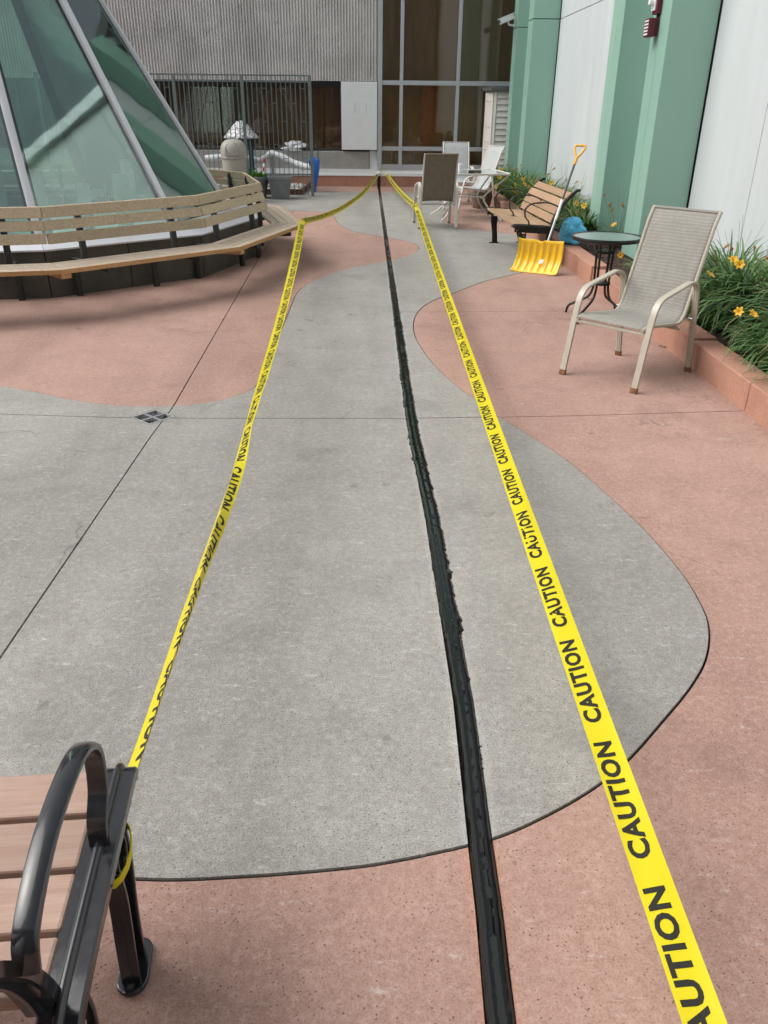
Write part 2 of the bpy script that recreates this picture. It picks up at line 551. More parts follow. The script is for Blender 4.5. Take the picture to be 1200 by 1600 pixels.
# caution tape film
m, n, b = new_mat('yellow_tape_film'); g = NG(n)
b.inputs['Base Color'].default_value = (.64, .555, .014, 1); b.inputs['Roughness'].default_value = .28; b.inputs['Specular IOR Level'].default_value = .35
g.L(g.bump(g.noise(g.co((2, 2, 2)), 9, 3), .18, .01), b.inputs['Normal'])
tl = n.nodes.new('ShaderNodeBsdfTranslucent'); tl.inputs[0].default_value = (.85, .70, .02, 1)
mx = n.nodes.new('ShaderNodeMixShader'); mx.inputs[0].default_value = .12
out = [x for x in n.nodes if x.type == 'OUTPUT_MATERIAL'][0]
g.L(b.outputs[0], mx.inputs[1]); g.L(tl.outputs[0], mx.inputs[2]); g.L(mx.outputs[0], out.inputs[0])
M['tape'] = m
M['ink'] = plain('black_ink', (.02, .019, .014), .6, spec=.25)

# foliage
def leafmat(name, a, bcol, tr=.25):
    m, n, b = new_mat(name); g = NG(n)
    at = n.nodes.new('ShaderNodeAttribute'); at.attribute_name = 'tone'
    c = g.mix(at.outputs['Fac'], a, bcol)
    c = g.mix(g.ramp(at.outputs['Fac'], [(.94, 0.0), (.98, 1.0)]), c, (.34, .26, .12)) if name == 'daylily_leaf' else c
    g.L(c, b.inputs['Base Color']); b.inputs['Roughness'].default_value = .42
    t = n.nodes.new('ShaderNodeBsdfTranslucent'); g.L(c, t.inputs[0])
    mx = n.nodes.new('ShaderNodeMixShader'); mx.inputs[0].default_value = tr
    out = [x for x in n.nodes if x.type == 'OUTPUT_MATERIAL'][0]
    g.L(b.outputs[0], mx.inputs[1]); g.L(t.outputs[0], mx.inputs[2]); g.L(mx.outputs[0], out.inputs[0])
    return m
M['leaf'] = leafmat('daylily_leaf', (.032, .10, .028), (.19, .33, .10))
M['petal'] = leafmat('lily_petal', (.80, .40, .015), (.88, .60, .04), .3)
M['drypetal'] = leafmat('spent_bloom', (.50, .24, .05), (.60, .40, .14), .2)
M['stalk'] = plain('flower_stalk', (.09, .15, .04), .6)
M['lettuce'] = leafmat('pot_plant_leaf', (.04, .14, .02), (.10, .26, .04))

# mosaic roof of the feeder
m, n, b = new_mat('mosaic_roof'); g = NG(n)
vv = n.nodes.new('ShaderNodeTexVoronoi'); vv.feature = 'DISTANCE_TO_EDGE'; vv.inputs['Scale'].default_value = 13
g.L(g.co(), vv.inputs['Vector'])
g.L(g.mix(g.ramp(vv.outputs[0], [(.035, 0.0), (.10, 1.0)]), (.10, .11, .12), (.72, .72, .74)), b.inputs['Base Color'])
b.inputs['Roughness'].default_value = .5
M['mosaic'] = m

# ================================================================== GROUND
KX = 2.37          # face of the planter kerb
WY = 20.2          # face of the kerb below the rear building


def densify(pts, step=.12):
    out = []
    for a, b_ in zip(pts[:-1], pts[1:]):
        n_ = max(1, int((b_ - a).length / step))
        for k in range(n_): out.append(a.lerp(b_, k / n_))
    out.append(pts[-1])
    return out


def curve_px(px, n=6):
    return [Vector((p.x, p.y)) for p in spline([G(*q) for q in px], n)]


V2 = lambda x, y: Vector((x, y))
lobeA = curve_px([(0, 604), (50, 612), (100, 623), (150, 631), (200, 635), (265, 635), (330, 629), (380, 615), (405, 597), (424, 556), (437, 522), (454, 482),
                  (462, 462), (476, 447), (500, 435), (530, 424), (560, 417), (600, 409), (625, 404), (645, 397), (654, 390), (652, 384), (640, 378), (620, 374.5), (597, 370),
                  (562, 364), (540, 357), (528, 349), (523, 340), (519, 334), (508, 331.5), (460, 330)])
redA = [V2(-15, lobeA[0].y + .5), V2(-6, lobeA[0].y + .25)] + lobeA + [V2(-3.5, lobeA[-1].y + .1), V2(-15, lobeA[-1].y + .3)]
lobeB = curve_px([(486, 299), (560, 300), (660, 300.5), (708, 301), (714, 306), (711, 318), (697, 331), (693, 343), (706, 353), (725, 358), (760, 361.5), (790, 365), (815, 369), (850, 374), (868, 378)])
redB = [V2(lobeB[0].x - .05, WY + .02)] + lobeB + [V2(2.9, lobeB[-1].y - .1), V2(2.9, WY + .02)]
lobeC = curve_px([(884, 408), (850, 418), (812, 427), (761, 439), (738, 447), (700, 462), (687, 466), (665, 477), (651, 491), (646, 507), (648, 524), (657, 542), (675, 567), (700, 592),
                  (728, 615), (780, 652), (860, 702), (920, 748), (1000, 822), (1060, 890), (1095, 945), (1108, 985), (1103, 1030), (1080, 1073), (1040, 1123), (985, 1185),
                  (940, 1224), (880, 1262), (800, 1301), (725, 1324), (600, 1350), (500, 1362), (400, 1370), (280, 1376), (190, 1374)])
redC = [V2(2.9, lobeC[0].y + .15)] + lobeC + [V2(-1.6, lobeC[-1].y + .05), V2(-15, 1.6), V2(-15, -4), V2(2.9, -4)]
REDS = [redA, redB, redC]

lines = []
for poly in REDS:
    lines.append(poly + [poly[0]])
j = lambda *a: [V2(G(*p).x, G(*p).y) for p in a]
# long saw cut on the left
a_ = j((0, 1030), (235, 684)); lines.append([a_[0] + (a_[0] - a_[1]) * 3, a_[0], a_[1]])
b_ = j((235, 684), (268, 640), (401, 409)); lines.append([b_[0], b_[1], b_[2], V2(b_[2].x - .02, 13.5), V2(-1.25, 18.1)])
c_ = j((0, 535), (85, 468)); lines.append([c_[0] + (c_[0] - c_[1]) * 4, c_[0], c_[1], V2(-3.0, 8.2)])
# cross cuts
d_ = j((0, 648), (200, 654), (400, 655), (632, 655), (900, 650), (1169, 642)); lines.append([V2(-15, d_[0].y)] + d_ + [V2(2.9, d_[-1].y)])
e_ = j((457, 488), (650, 488), (890, 486)); lines.append([e_[0], e_[1], e_[2], V2(2.9, e_[2].y)])
e_ = j((640, 399), (860, 399)); 
f_ = j((600, 322), (800, 324)); lines.append([V2(.25, f_[0].y), V2(2.9, f_[1].y)])
# channel for the black seal
SEAL = [(-4, .262), (1.05, .276), (1.3, .288), (1.99, .305), (3.04, .298), (4.65, .262), (7, .262), (11, .258), (20.15, .255)]


def seal_x(y):
    for (y0, x0), (y1, x1) in zip(SEAL[:-1], SEAL[1:]):
        if y <= y1:
            t = (y - y0) / (y1 - y0); t = t * t * (3 - 2 * t) if y1 < 8 else t
            return x0 + (x1 - x0) * t
    return SEAL[-1][1]


HW = .029
ys = [-4 + .25 * k for k in range(int((WY + 4) / .25) + 1)]
lines.append([V2(seal_x(y) - HW, y) for y in ys] + [V2(.255 - HW, WY + .02)])
lines.append([V2(seal_x(y) + HW, y) for y in ys] + [V2(.255 + HW, WY + .02)])
DR = V2(-1.305, 4.612); DA = rad(4); DS = .094
dq = [DR + V2(math.cos(DA + k * math.pi / 2), math.sin(DA + k * math.pi / 2)) * DS * 1.43 for k in range(4)]
lines.append(dq + [dq[0]])
lines.append([V2(-15, -4), V2(2.9, -4), V2(2.9, WY + .02), V2(-15, WY + .02), V2(-15, -4)])


def inside(p, poly):
    c = False; n_ = len(poly)
    for i in range(n_):
        a, b2 = poly[i], poly[i - 1]
        if (a.y > p.y) != (b2.y > p.y) and p.x < (b2.x - a.x) * (p.y - a.y) / (b2.y - a.y) + a.x: c = not c
    return c


def build_ground():
    base = MB().bb((-40, -30, -.30), (40, 60, -.025)).build('ground', M['sub'])
    tagit(base, kind='structure')
    vs = []; es = []
    for ln in lines:
        ln = densify(ln, .6)
        n0 = len(vs)
        vs += ln
        es += [(n0 + i, n0 + i + 1) for i in range(len(ln) - 1)]
    ov, oe, of, _, oei, _ = delaunay_2d_cdt(vs, es, [], 0, 1e-4)
    cons = set()
    for e, src in zip(oe, oei):
        if src: cons.add((min(e), max(e)))
    e2f = {}
    for fi, f in enumerate(of):
        for a, b2 in zip(f, f[1:] + f[:1]):
            e2f.setdefault((min(a, b2), max(a, b2)), []).append(fi)
    seen = [-1] * len(of); regs = []
    for fi in range(len(of)):
        if seen[fi] >= 0: continue
        st = [fi]; seen[fi] = len(regs); reg = []
        while st:
            x = st.pop(); reg.append(x); f = of[x]
            for a, b2 in zip(f, f[1:] + f[:1]):
                k = (min(a, b2), max(a, b2))
                if k in cons: continue
                for y in e2f[k]:
                    if seen[y] < 0: seen[y] = len(regs); st.append(y)
        regs.append(reg)
    pav = tagit(empty('pavement'), kind='structure')
    for reg in regs:
        area = 0; best = (0, None)
        for x in reg:
            p = [ov[i] for i in of[x]]
            ar = abs((p[1] - p[0]).cross(p[2] - p[0])) / 2
            area += ar
            if ar > best[0]: best = (ar, (p[0] + p[1] + p[2]) / 3)
        c = best[1]
        if area < .004 or c is None: continue
        if c.y > WY or abs(c.x - seal_x(c.y)) < HW * .98 or inside(c, dq): continue
        if not (-15 < c.x < 2.9 and -4 < c.y < WY + .02): continue
        red = any(inside(c, q) for q in REDS)
        bm = bmesh.new(); mp = {}
        for x in reg:
            fv = []
            for i in of[x]:
                if i not in mp: mp[i] = bm.verts.new((ov[i].x, ov[i].y, 0))
                fv.append(mp[i])
            try: bm.faces.new(fv)
            except ValueError: pass
        bmesh.ops.recalc_face_normals(bm, faces=bm.faces)
        for f in bm.faces:
            if f.normal.z < 0: f.normal_flip()
        z = .0015 if red else .0045
        for v in bm.verts: v.co.z = z
        bmesh.ops.dissolve_limit(bm, angle_limit=rad(1), verts=bm.verts, edges=bm.edges)
        bmesh.ops.triangulate(bm, faces=bm.faces)
        bmesh.ops.inset_region(bm, faces=bm.faces[:], thickness=.0042, use_boundary=True, use_even_offset=True)
        bmesh.ops.inset_region(bm, faces=[f for f in bm.faces if not any(e.is_boundary for e in f.edges) or True][:0], thickness=.001)
        bnd = {v for e in bm.edges if e.is_boundary for v in e.verts}
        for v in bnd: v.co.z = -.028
        name = 'red_concrete_slab' if red else 'grey_concrete_slab'
        me = bpy.data.meshes.new(name); bm.to_mesh(me); bm.free()
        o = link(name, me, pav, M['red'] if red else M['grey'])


build_ground()

# black sealant strip
def build_seal():
    mb = MB(); rnd = random.Random(3)
    y = -1.5; rows = []
    lw = rw = HW
    while y < WY - .01:
        far = y > 2.3
        amp = (.009 if y < 7 else .005) if far else .004
        kq = .55 if rnd.random() < .35 else .12
        lw += (HW + (.003 if far else -.001) + rnd.uniform(-1, 1) * amp * .8 - lw) * kq
        rw += (HW + ((.006 if y < 7 else .001) if far else .001) + rnd.uniform(-1, 1) * amp - rw) * kq
        if 1.6 < y < 9 and rnd.random() < .05: rw += rnd.uniform(.002, .008)
        if 3 < y < 9 and rnd.random() < .035: lw += rnd.uniform(.004, .012)
        cx = seal_x(y)
        top = .0065 if far else .0048
        prof = [(-lw, .002 if not far else .0045), (-lw * .86, top + .003), (-lw * .7, top - .001), (-.25 * HW, top - .0025), (.15 * HW, top - .001),
                (.35 * HW, top - .0050), (rw * .60, top - .004), (rw * .78, top + .0055), (rw, .004)]
        rows.append([(cx + a, y, b_ + .0006 * rnd.uniform(-1, 1)) for a, b_ in prof])
        y += .012 if y < 6 else (.03 if y < 11 else .06)
    n_ = len(rows[0]); vs = [p for r in rows for p in r]
    fs = [(i * n_ + k, i * n_ + k + 1, (i + 1) * n_ + k + 1, (i + 1) * n_ + k) for i in range(len(rows) - 1) for k in range(n_ - 1)]
    mb.add(vs, fs, True)
    root = empty('joint_sealant', (0, 0, 0), 0, 'glossy black strip of fresh sealant running down the middle of the grey walkway', 'sealant')
    o = mb.build('sealant_strip', M['tar'], root)
    # run up the kerb face
    k = MB()
    path = [(.255, WY - .012, z) for z in (0, .05, .1, .15, .2, .235)]
    k.sweep(path, rrect(.06, .012, .003), side=(1, 0, 0))
    k.build('sealant_riser', M['tar'], root)
    # crumbs beside it
    c = MB()
    for _ in range(520):
        y = 1.7 + 7 * rnd.random()
        if math.sin(y * 3.1) + math.sin(y * 7.7 + 1) < .1: continue
        sgn = 1 if rnd.random() < .7 else -1
        x = seal_x(y) + sgn * (HW + abs(rnd.gauss(.002, .0035)))
        r_ = rnd.uniform(.0008, .0024)
        c.box((x, y, .0045 + r_ * .6), (r_ * 2, r_ * 2.4, r_ * 1.5), Matrix.Rotation(rnd.random() * 3, 3, 'Z'))
    o = c.build('tar_crumbs', M['tarrough'], root); o['kind'] = 'stuff'


build_seal()

# floor drain
dr = empty('floor_drain', (DR.x, DR.y, 0), DA - math.pi / 4, 'small square dark metal floor drain cover set diagonally where the saw cuts cross', 'drain')
a = MB(); q = DS
for (x0, y0, x1, y1) in ((-q, -q, q, -q + .012), (-q, q - .012, q, q), (-q, -q + .012, -q + .012, q - .012), (q - .012, -q + .012, q, q - .012)):
    a.bb((x0, y0, -.02), (x1, y1, .005))
a.build('frame', plain('drain_rim', (.30, .30, .30), .6, nscale=40, namt=.3), dr)
M['iron'] = plain('cast_iron', (.05, .052, .058), .6, nscale=50, namt=.4)
MB().bb((-q + .013, -q + .013, -.03), (q - .013, q - .013, -.010)).build('sump', M['dark'], dr)
a = MB()
for sx in (-1, 1):
    for sy in (-1, 1):
        for k in range(5):
            w_ = .068 - k * .013
            a.bb((min(sx * .009, sx * (.009 + w_)), min(sy * (.009 + k * .014), sy * (.018 + k * .014)), -.009), (max(sx * .009, sx * (.009 + w_)), max(sy * (.009 + k * .014), sy * (.018 + k * .014)), .002))
a.build('grate', M['iron'], dr)
a = MB().bb((-.0075, -q + .013, -.009), (.0075, q - .013, .0035)).bb((-q + .013, -.0075, -.009), (-.0085, .0075, .003)).bb((.0085, -.0075, -.009), (q - .013, .0075, .003))
a.build('cross_bar', plain('worn_iron', (.33, .33, .34), .45, metal=.4, nscale=60, namt=.3), dr)

# ================================================================== RIGHT BUILDING
XW, XF = 3.53, 3.03
rb = empty('green_finned_building', (0, 0, 0), 0, 'modern building of pale grey wall panels and projecting green fins on the right', 'building')
MB().bb((3.60, -12, -.2), (9, WY + .3, 8.2)).build('backing_wall', M['dark'], rb)
finsY = [(9.35, 9.90), (11.06, 11.56), (17.12, 17.60), (18.90, 19.36)]
for (y0, y1) in finsY:
    for (z0, z1) in ((.16, 3.136), (3.150, 6.1), (6.115, 8.2)):
        ym = (y0 + y1) / 2
        MB().bb((XF, y0, z0), (3.518, ym - .004, z1)).build('green_fin', M['fin'], rb, bevel=.004)
        MB().bb((XF, ym + .004, z0), (3.518, y1, z1)).build('green_fin', M['fin'], rb, bevel=.004)
    MB().bb((XF + .012, y0 + .012, .10), (3.6, y1 - .012, 8.19)).build('fin_core', M['dark'], rb)
ysp = [-12, -10.2, -8.4, -6.6, -4.8, -3.0, -1.2, .6, 2.4, 4.2, 6.1, 7.87, 9.33, None, 9.92, 11.04, None, 11.58, 13.6, 15.62, 17.10, None, 17.62, 18.88, None, 19.38, 20.2]
for ya, yb in zip(ysp[:-1], ysp[1:]):
    if ya is None or yb is None: continue
    for (z0, z1) in ((.10, 3.137), (3.149, 6.1), (6.112, 8.2)):
        g_ = .002 if abs(ya - 11.58) < .01 or abs(ya - 13.6) < .01 else .0045
        MB().bb((XW, ya + g_, z0), (3.595, yb - g_, z1)).build('wall_panel', M['wallpanel'], rb, bevel=.002)
MB().bb((3.40, -12, 8.2), (9, WY + .3, 8.45)).build('parapet', M['alu'], rb)

# alarm on the near fin
al = empty('fire_alarm', (XF, 9.72, 2.45), 0, 'dark red fire alarm horn and strobe mounted high on the nearest green fin', 'alarm')
o = MB().bb((-.04, -.06, -.075), (0, .06, .085)).build('back_box', M['alarmred'], al, bevel=.006)
o = MB().bb((-.115, -.075, -.085), (-.04, .075, .085)).build('speaker', M['alarmred'], al, bevel=.008)
for k in range(5):
    MB().bb((-.1185, -.062, -.066 + k * .030), (-.1145, .062, -.052 + k * .030)).build('grille_slot', M['white'], al)
MB().bb((-.02, -.02, .085), (0, .02, .12)).build('conduit', M['dark'], al)
MB().bb((-.055, -.075, .12), (0, .075, .34)).build('strobe_box', M['alarmred'], al, bevel=.008)
MB().bb((-.075, -.05, .15), (-.055, .05, .31)).build('strobe_bezel', M['white'], al, bevel=.006)
MB().bb((-.125, -.028, .20), (-.075, .028, .25)).build('strobe_lens', M['white'], al, bevel=.012)

# security camera at the far fin
cp = atY(792, 30, 19.15)
sc = empty('security_camera', (cp.x - .02, 19.1, cp.z), 0, 'white bullet security camera high on the farthest green fin', 'camera')
rt = Matrix.Rotation(rad(-24), 3, 'Y')
a = MB(); a.sweep([Vector((.14, 0, .05)), Vector((-.13, -.03, -.05))], rrect(.11, .11, .03, 3), side=(0, 1, 0)); a.build('housing', M['white'], sc)
a = MB(); a.sweep([Vector((.15, 0, .105)), Vector((-.17, -.033, -.015))], rrect(.125, .010, .003), side=(0, 1, 0)); a.build('sunshield', M['white'], sc)
a = MB(); a.sweep([Vector((-.131, -.03, -.0505)), Vector((-.136, -.0305, -.0525))], circle(.032, 14), side=(0, 1, 0)); a.build('lens', M['dark'], sc)
a = MB(); a.sweep(fillet([(.04, 0, -.03), (.06, 0, -.10), (.105, 0, -.11), (3.03 - cp.x, 0, -.11)], .02), circle(.018, 8)); a.build('bracket', M['white'], sc)

# ---- planter kerb and bed
pk = empty('planter_kerb', (KX, 0, 0), 0, 'low red concrete kerb edging the flower bed beside the grey wall', 'kerb')
blocks = [(-4, .4, .18), (.4, 2.6, .19), (2.6, 4.74, .19), (4.74, 5.75, .19), (5.75, 6.9, .205), (6.9, 8.70, .17), (8.70, 11.0, .205), (11.0, 13.4, .20), (13.4, 15.8, .20), (15.8, 18.1, .20), (18.1, WY - .02, .20)]
for i, (y0, y1, hh) in enumerate(blocks):
    dx = .02 if 6.0 < y0 < 8 else 0.0
    MB().bb((dx, y0 + .003, -.05), (.19, y1 - .003, hh)).build('kerb_block', M['kerb'], pk, bevel=.009, seg=2)
bed = MB()
rnd = random.Random(5)
nx, ny = 10, 150
vs = []
for i in range(nx + 1):
    for k in range(ny + 1):
        vs.append((2.555 + i * (3.56 - 2.555) / nx, -4 + k * (WY + 4) / ny, .125 + rnd.uniform(-.014, .018)))
fs = [(i * (ny + 1) + k, (i + 1) * (ny + 1) + k, (i + 1) * (ny + 1) + k + 1, i * (ny + 1) + k + 1) for i in range(nx) for k in range(ny)]
bed.add(vs, fs, True)
o = bed.build('flower_bed_soil', M['mulch']); o['kind'] = 'structure'
ch = MB()
for _ in range(5200):
    y = 3.5 + 11 * rnd.random(); x = 2.57 + .9 * rnd.random()
    l_ = rnd.uniform(.012, .045)
    ch.box((x, y, .137 + rnd.random() * .012), (l_, rnd.uniform(.006, .014), .005), Matrix.Rotation(rnd.random() * 6, 3, 'Z') @ Matrix.Rotation(rnd.uniform(-.5, .5), 3, 'Y'))
o = ch.build('bark_mulch', plain('bark_chip', (.075, .04, .03), .9, nscale=30, namt=.6)); tagit(o, 'dark shredded bark mulch covering the flower bed', 'mulch', kind='stuff')
MB().bb((2.95, 9.98, .13), (3.45, 10.95, .22)).build('concrete_pad', M['ledge'], pk)


# ---- daylilies
def leaf_clump(name, n_leaf, length, spread, seed, width=.011, droop=1.0):
    rnd = random.Random(seed)
    vs = []; fs = []; tone = []
    for _ in range(n_leaf):
        az = rnd.random() * 2 * math.pi
        L_ = length * rnd.uniform(.55, 1.12)
        br = spread * math.sqrt(rnd.random()) * .35
        p = Vector((br * math.cos(az + rnd.uniform(-1, 1)), br * math.sin(az + rnd.uniform(-1, 1)), 0))
        el = rad(rnd.uniform(52, 88))
        w = width * rnd.uniform(.7, 1.25)
        seg = 7; az2 = az + rnd.uniform(-.25, .25)
        tn = min(.9, max(0, rnd.gauss(.40, .27))) if rnd.random() > .05 else 1.0
        side = Vector((-math.sin(az), math.cos(az), 0))
        kk = rnd.uniform(.6, 1.25) * droop
        n0 = len(vs)
        for i in range(seg + 1):
            t = i / seg
            ww = w * (1 - t ** 2.2) * (1 if i else .8) + .0006
            tilt = side + Vector((0, 0, .25 * math.sin(az * 3 + t)))
            vs.append(p - tilt * ww); vs.append(p + tilt * ww)
            tone += [tn * (.6 + .4 * t) if tn < .95 else 1.0] * 2
            e = el - kk * 2.1 * t ** 1.35
            d = Vector((math.cos(e) * math.cos(az2), math.cos(e) * math.sin(az2), math.sin(e)))
            p = p + d * L_ / seg
            if p.z < .015: p.z = .015
        for i in range(seg):
            a = n0 + 2 * i
            fs.append((a, a + 1, a + 3, a + 2))
    me = bpy.data.meshes.new(name)
    me.from_pydata([tuple(v) for v in vs], [], fs)
    me.polygons.foreach_set('use_smooth', [True] * len(fs))
    at = me.attributes.new('tone', 'FLOAT', 'POINT'); at.data.foreach_set('value', tone)
    me.materials.append(M['leaf'])
    return me


def flower_mesh(seed, kind=0):
    rnd = random.Random(seed); vs = []; fs = []; tone = []
    n_ = 6
    for k in range(n_):
        a = 2 * math.pi * k / n_ + rnd.uniform(-.1, .1)
        wd = .017 if k % 2 else .012
        n0 = len(vs)
        op = 1.0 if kind == 0 else .28
        for i in range(6):
            t = i / 5
            r_ = op * (.006 + .045 * t ** 1.1); z = .035 * t - (.022 * t ** 3 if kind == 0 else -.03 * t)
            w = wd * math.sin(math.pi * min(.93, .12 + t * .85)) * (1 if kind == 0 else .6)
            c = Vector((math.cos(a) * r_, math.sin(a) * r_, z)); s_ = Vector((-math.sin(a), math.cos(a), 0))
            vs += [c - s_ * w, c + Vector((0, 0, -.003)), c + s_ * w]; tone += [t, 0.2, t]
        for i in range(5):
            a0 = n0 + 3 * i
            fs += [(a0, a0 + 1, a0 + 4, a0 + 3), (a0 + 1, a0 + 2, a0 + 5, a0 + 4)]
    me = bpy.data.meshes.new('flower'); me.from_pydata([tuple(v) for v in vs], [], fs)
    me.polygons.foreach_set('use_smooth', [True] * len(fs))
    at = me.attributes.new('tone', 'FLOAT', 'POINT'); at.data.foreach_set('value', tone)
    me.materials.append(M['petal'] if kind == 0 else M['drypetal'])
    return me


flw = [flower_mesh(s) for s in range(4)]; dry = [flower_mesh(s, 1) for s in range(3)]
near_m = [leaf_clump('leaves', 520, .72, .40, s, .0115) for s in (1, 2, 3)]
far_m = [leaf_clump('leaves', 380, .62, .42, s, .0135) for s in (11, 12)]
small_m = leaf_clump('leaves', 110, .36, .16, 21, .007, 1.1)


def lily(x, y, mesh, label, flowers=(), drys=0, sc=1.0, rz=None, seed=0, stems=3):
    rnd = random.Random(seed + 100)
    r_ = empty('daylily_clump', (x, y, .13), rnd.random() * 6 if rz is None else rz, label, 'plant', 'daylily clumps in the bed along the grey wall')
    r_.scale = (sc, sc, sc)
    l_ = link('leaves', mesh, r_)
    inv = Matrix.Rotation(-r_.rotation_euler.z, 3, 'Z')
    heads = [(inv @ (Vector(f) - Vector((x, y, .13))) / sc, 0) for f in flowers]
    for _ in range(drys):
        a = rnd.random() * 6.3; q = rnd.uniform(.1, .32)
        heads.append((Vector((q * math.cos(a), q * math.sin(a), rnd.uniform(.34, .60))), 1))
    st = MB()
    for hpos, kd in heads:
        b0 = Vector((hpos.x * .25, hpos.y * .25, 0)); mid = (b0 + hpos) / 2 + Vector((hpos.x, hpos.y, 0)) * -.12 + Vector((0, 0, .06))
        st.sweep(spline([b0, mid, hpos], 5), circle(.0028, 5))
        f = link('flower' if kd == 0 else 'spent_bloom', rnd.choice(flw if kd == 0 else dry), r_)
        f.location = hpos
        f.rotation_euler = (rnd.uniform(.5, 1.35), rnd.uniform(-.3, .3), rnd.uniform(-1.2, 1.2) - r_.rotation_euler.z)
        k = rnd.uniform(.60, .80) if y < 9 else rnd.uniform(.85, 1.1); f.scale = (k, k, k)
    if stems or heads:
        for _ in range(stems):
            a = rnd.random() * 6.3; q = rnd.uniform(.05, .3)
            st.sweep(spline([(0, 0, 0), (q * .4 * math.cos(a), q * .4 * math.sin(a), .4), (q * math.cos(a), q * math.sin(a), rnd.uniform(.6, .8))], 4), circle(.0022, 5), scale=lambda t: 1 - .6 * t)
        st.build('stalks', M['stalk'], r_)
    return r_


KM = [leaf_clump('leaves', 300, .50, .42, s, .0075, 1.15) for s in (41, 42)]
lily(3.20, 4.10, near_m[0], 'big arching daylily clump at the right edge of the picture nearest the viewer', (), 2, 1.0, seed=1)
lily(3.08, 4.60, near_m[2], 'daylily clump just behind the nearest one at the right edge, above the kerb joint', (), 2, 1.0, rz=1.1, seed=21)
lily(3.10, 5.10, near_m[1], 'daylily clump with one open yellow flower facing out low beside the picture edge', [tuple(atY(1155, 487, 4.85))], 3, 1.02, seed=2)
lily(3.22, 5.55, near_m[2], 'daylily clump with several spent orange blooms between wall seam and picture edge', [tuple(atY(1176, 492, 5.2))], 6, 1.05, seed=3)
lily(2.98, 5.75, KM[0], 'low spreading daylily clump right behind the kerb near the chair leg', (), 1, 1.1, seed=23, stems=0)
lily(3.12, 6.10, near_m[0], 'tall daylily clump with two orange yellow flowers near its top under the wall seam', [tuple(atY(1146, 407, 6.1)), tuple(atY(1156, 414, 6.0))], 3, 1.12, rz=2.2, seed=4)
lily(3.00, 6.55, near_m[1], 'daylily clump with one orange flower just behind the right rail of the sling chair', [tuple(atY(1109, 430, 6.2))], 3, 1.08, rz=4.0, seed=5)
lily(3.16, 7.05, near_m[2], 'leafy daylily clump hidden half behind the sling chair back', [], 3, 1.05, rz=1.0, seed=6)
lily(2.78, 5.25, KM[1], 'bright daylily tuft flopping over the kerb at the right edge', (), 0, .95, seed=7, stems=0)
lily(2.80, 4.70, KM[0], 'daylily tuft hanging over the kerb by the kerb joint', (), 0, .9, rz=3.3, seed=17, stems=0)
lily(2.76, 6.35, KM[1], 'daylily tuft hanging over the kerb behind the sling chair right arm', (), 0, .85, rz=2.3, seed=27, stems=0)
lily(2.74, 7.95, small_m, 'small sparse daylily tuft drooping over the kerb left of the round table stem', (), 0, 1.25, seed=8, stems=0)
lily(2.98, 7.75, far_m[0], 'daylily clump seen through the legs of the round table', [tuple(atY(970, 399, 7.5))], 2, .85, seed=9, stems=1)
lily(3.14, 10.5, small_m, 'withered orange daylily tuft in the recess between the two near fins', [tuple(atY(960, 352, 10.0))], 10, .95, seed=10, stems=2)
lily(2.92, 11.35, far_m[1], 'daylily clump between the second green fin and the bench end', [], 1, .85, rz=2, seed=31, stems=1)
lily(2.92, 12.0, far_m[1], 'daylily clump with a bright yellow flower right of the tan bench back', [tuple(atY(913, 322, 11.6)), tuple(atY(900, 318, 11.8))], 2, 1.0, seed=11)
lily(2.95, 12.8, far_m[0], 'daylily clump behind the near end of the tan bench', [tuple(atY(873, 300, 12.8))], 3, 1.05, seed=12)
lily(2.95, 13.6, far_m[1], 'daylily clump with flowers rising over the middle of the tan bench back', [tuple(atY(862, 286, 13.8))], 3, 1.08, seed=13)
lily(2.95, 14.4, far_m[0], 'daylily clump with flowers left of the tan bench back', [tuple(atY(819, 288, 14.6)), tuple(atY(826, 293, 14.6)), tuple(atY(804, 290, 14.7))], 2, 1.08, seed=14)
lily(2.85, 15.1, far_m[1], 'daylily clump thick with yellow flowers between patio table and tan bench', [tuple(atY(800, 296, 15.1)), tuple(atY(806, 299, 15.0)), tuple(atY(817, 281, 15.6)), tuple(atY(808, 305, 14.9)), tuple(atY(817, 311, 14.8))], 2, 1.1, seed=15)
lily(2.95, 15.8, far_m[0], 'leafy daylily clump below the fourth wall panel seam', [tuple(atY(829, 284, 15.6))], 2, 1.1, rz=5, seed=35)
lily(2.85, 16.5, far_m[1], 'daylily clump with yellow flowers at the foot of the third green fin', [tuple(atY(792, 279, 16.5)), tuple(atY(789, 284, 16.3)), tuple(atY(776, 291, 16.2)), tuple(atY(781, 277, 16.5))], 2, 1.1, seed=16)
lily(2.80, 17.3, far_m[0], 'dense daylily clump behind the curved right leg of the patio table', [tuple(atY(786, 272, 17.0))], 2, 1.0, rz=1.5, seed=36)
lily(2.78, 18.1, far_m[1], 'farthest daylily clump with an orange flower above the table corner', [tuple(atY(783, 266, 17.6)), tuple(atY(778, 281, 17.4))], 1, 1.1, seed=18)

# ================================================================== REAR BUILDING
rbld = empty('ribbed_concrete_building', (0, WY, 0), 0, 'rear building of ribbed grey concrete above dark windows with a tall glazed bay', 'building')
XL = -16.0
# red kerb and metal sill
for (x0, x1) in ((XL, -6), (-6, -2.6), (-2.6, .222), (.288, 3.4)):
    MB().bb((x0 + .002, .0, -.05), (x1 - .002, .25, .228)).build('red_kerb', M['kerb'], rbld, bevel=.008)
MB().bb((XL, -.015, .228), (.22, .28, .262)).bb((.22, -.015, .228), (3.4, .28, .30)).bb((XL, .02, .262), (3.4, .28, .372)).build('sill_flashing', M['white'], rbld, bevel=.004)
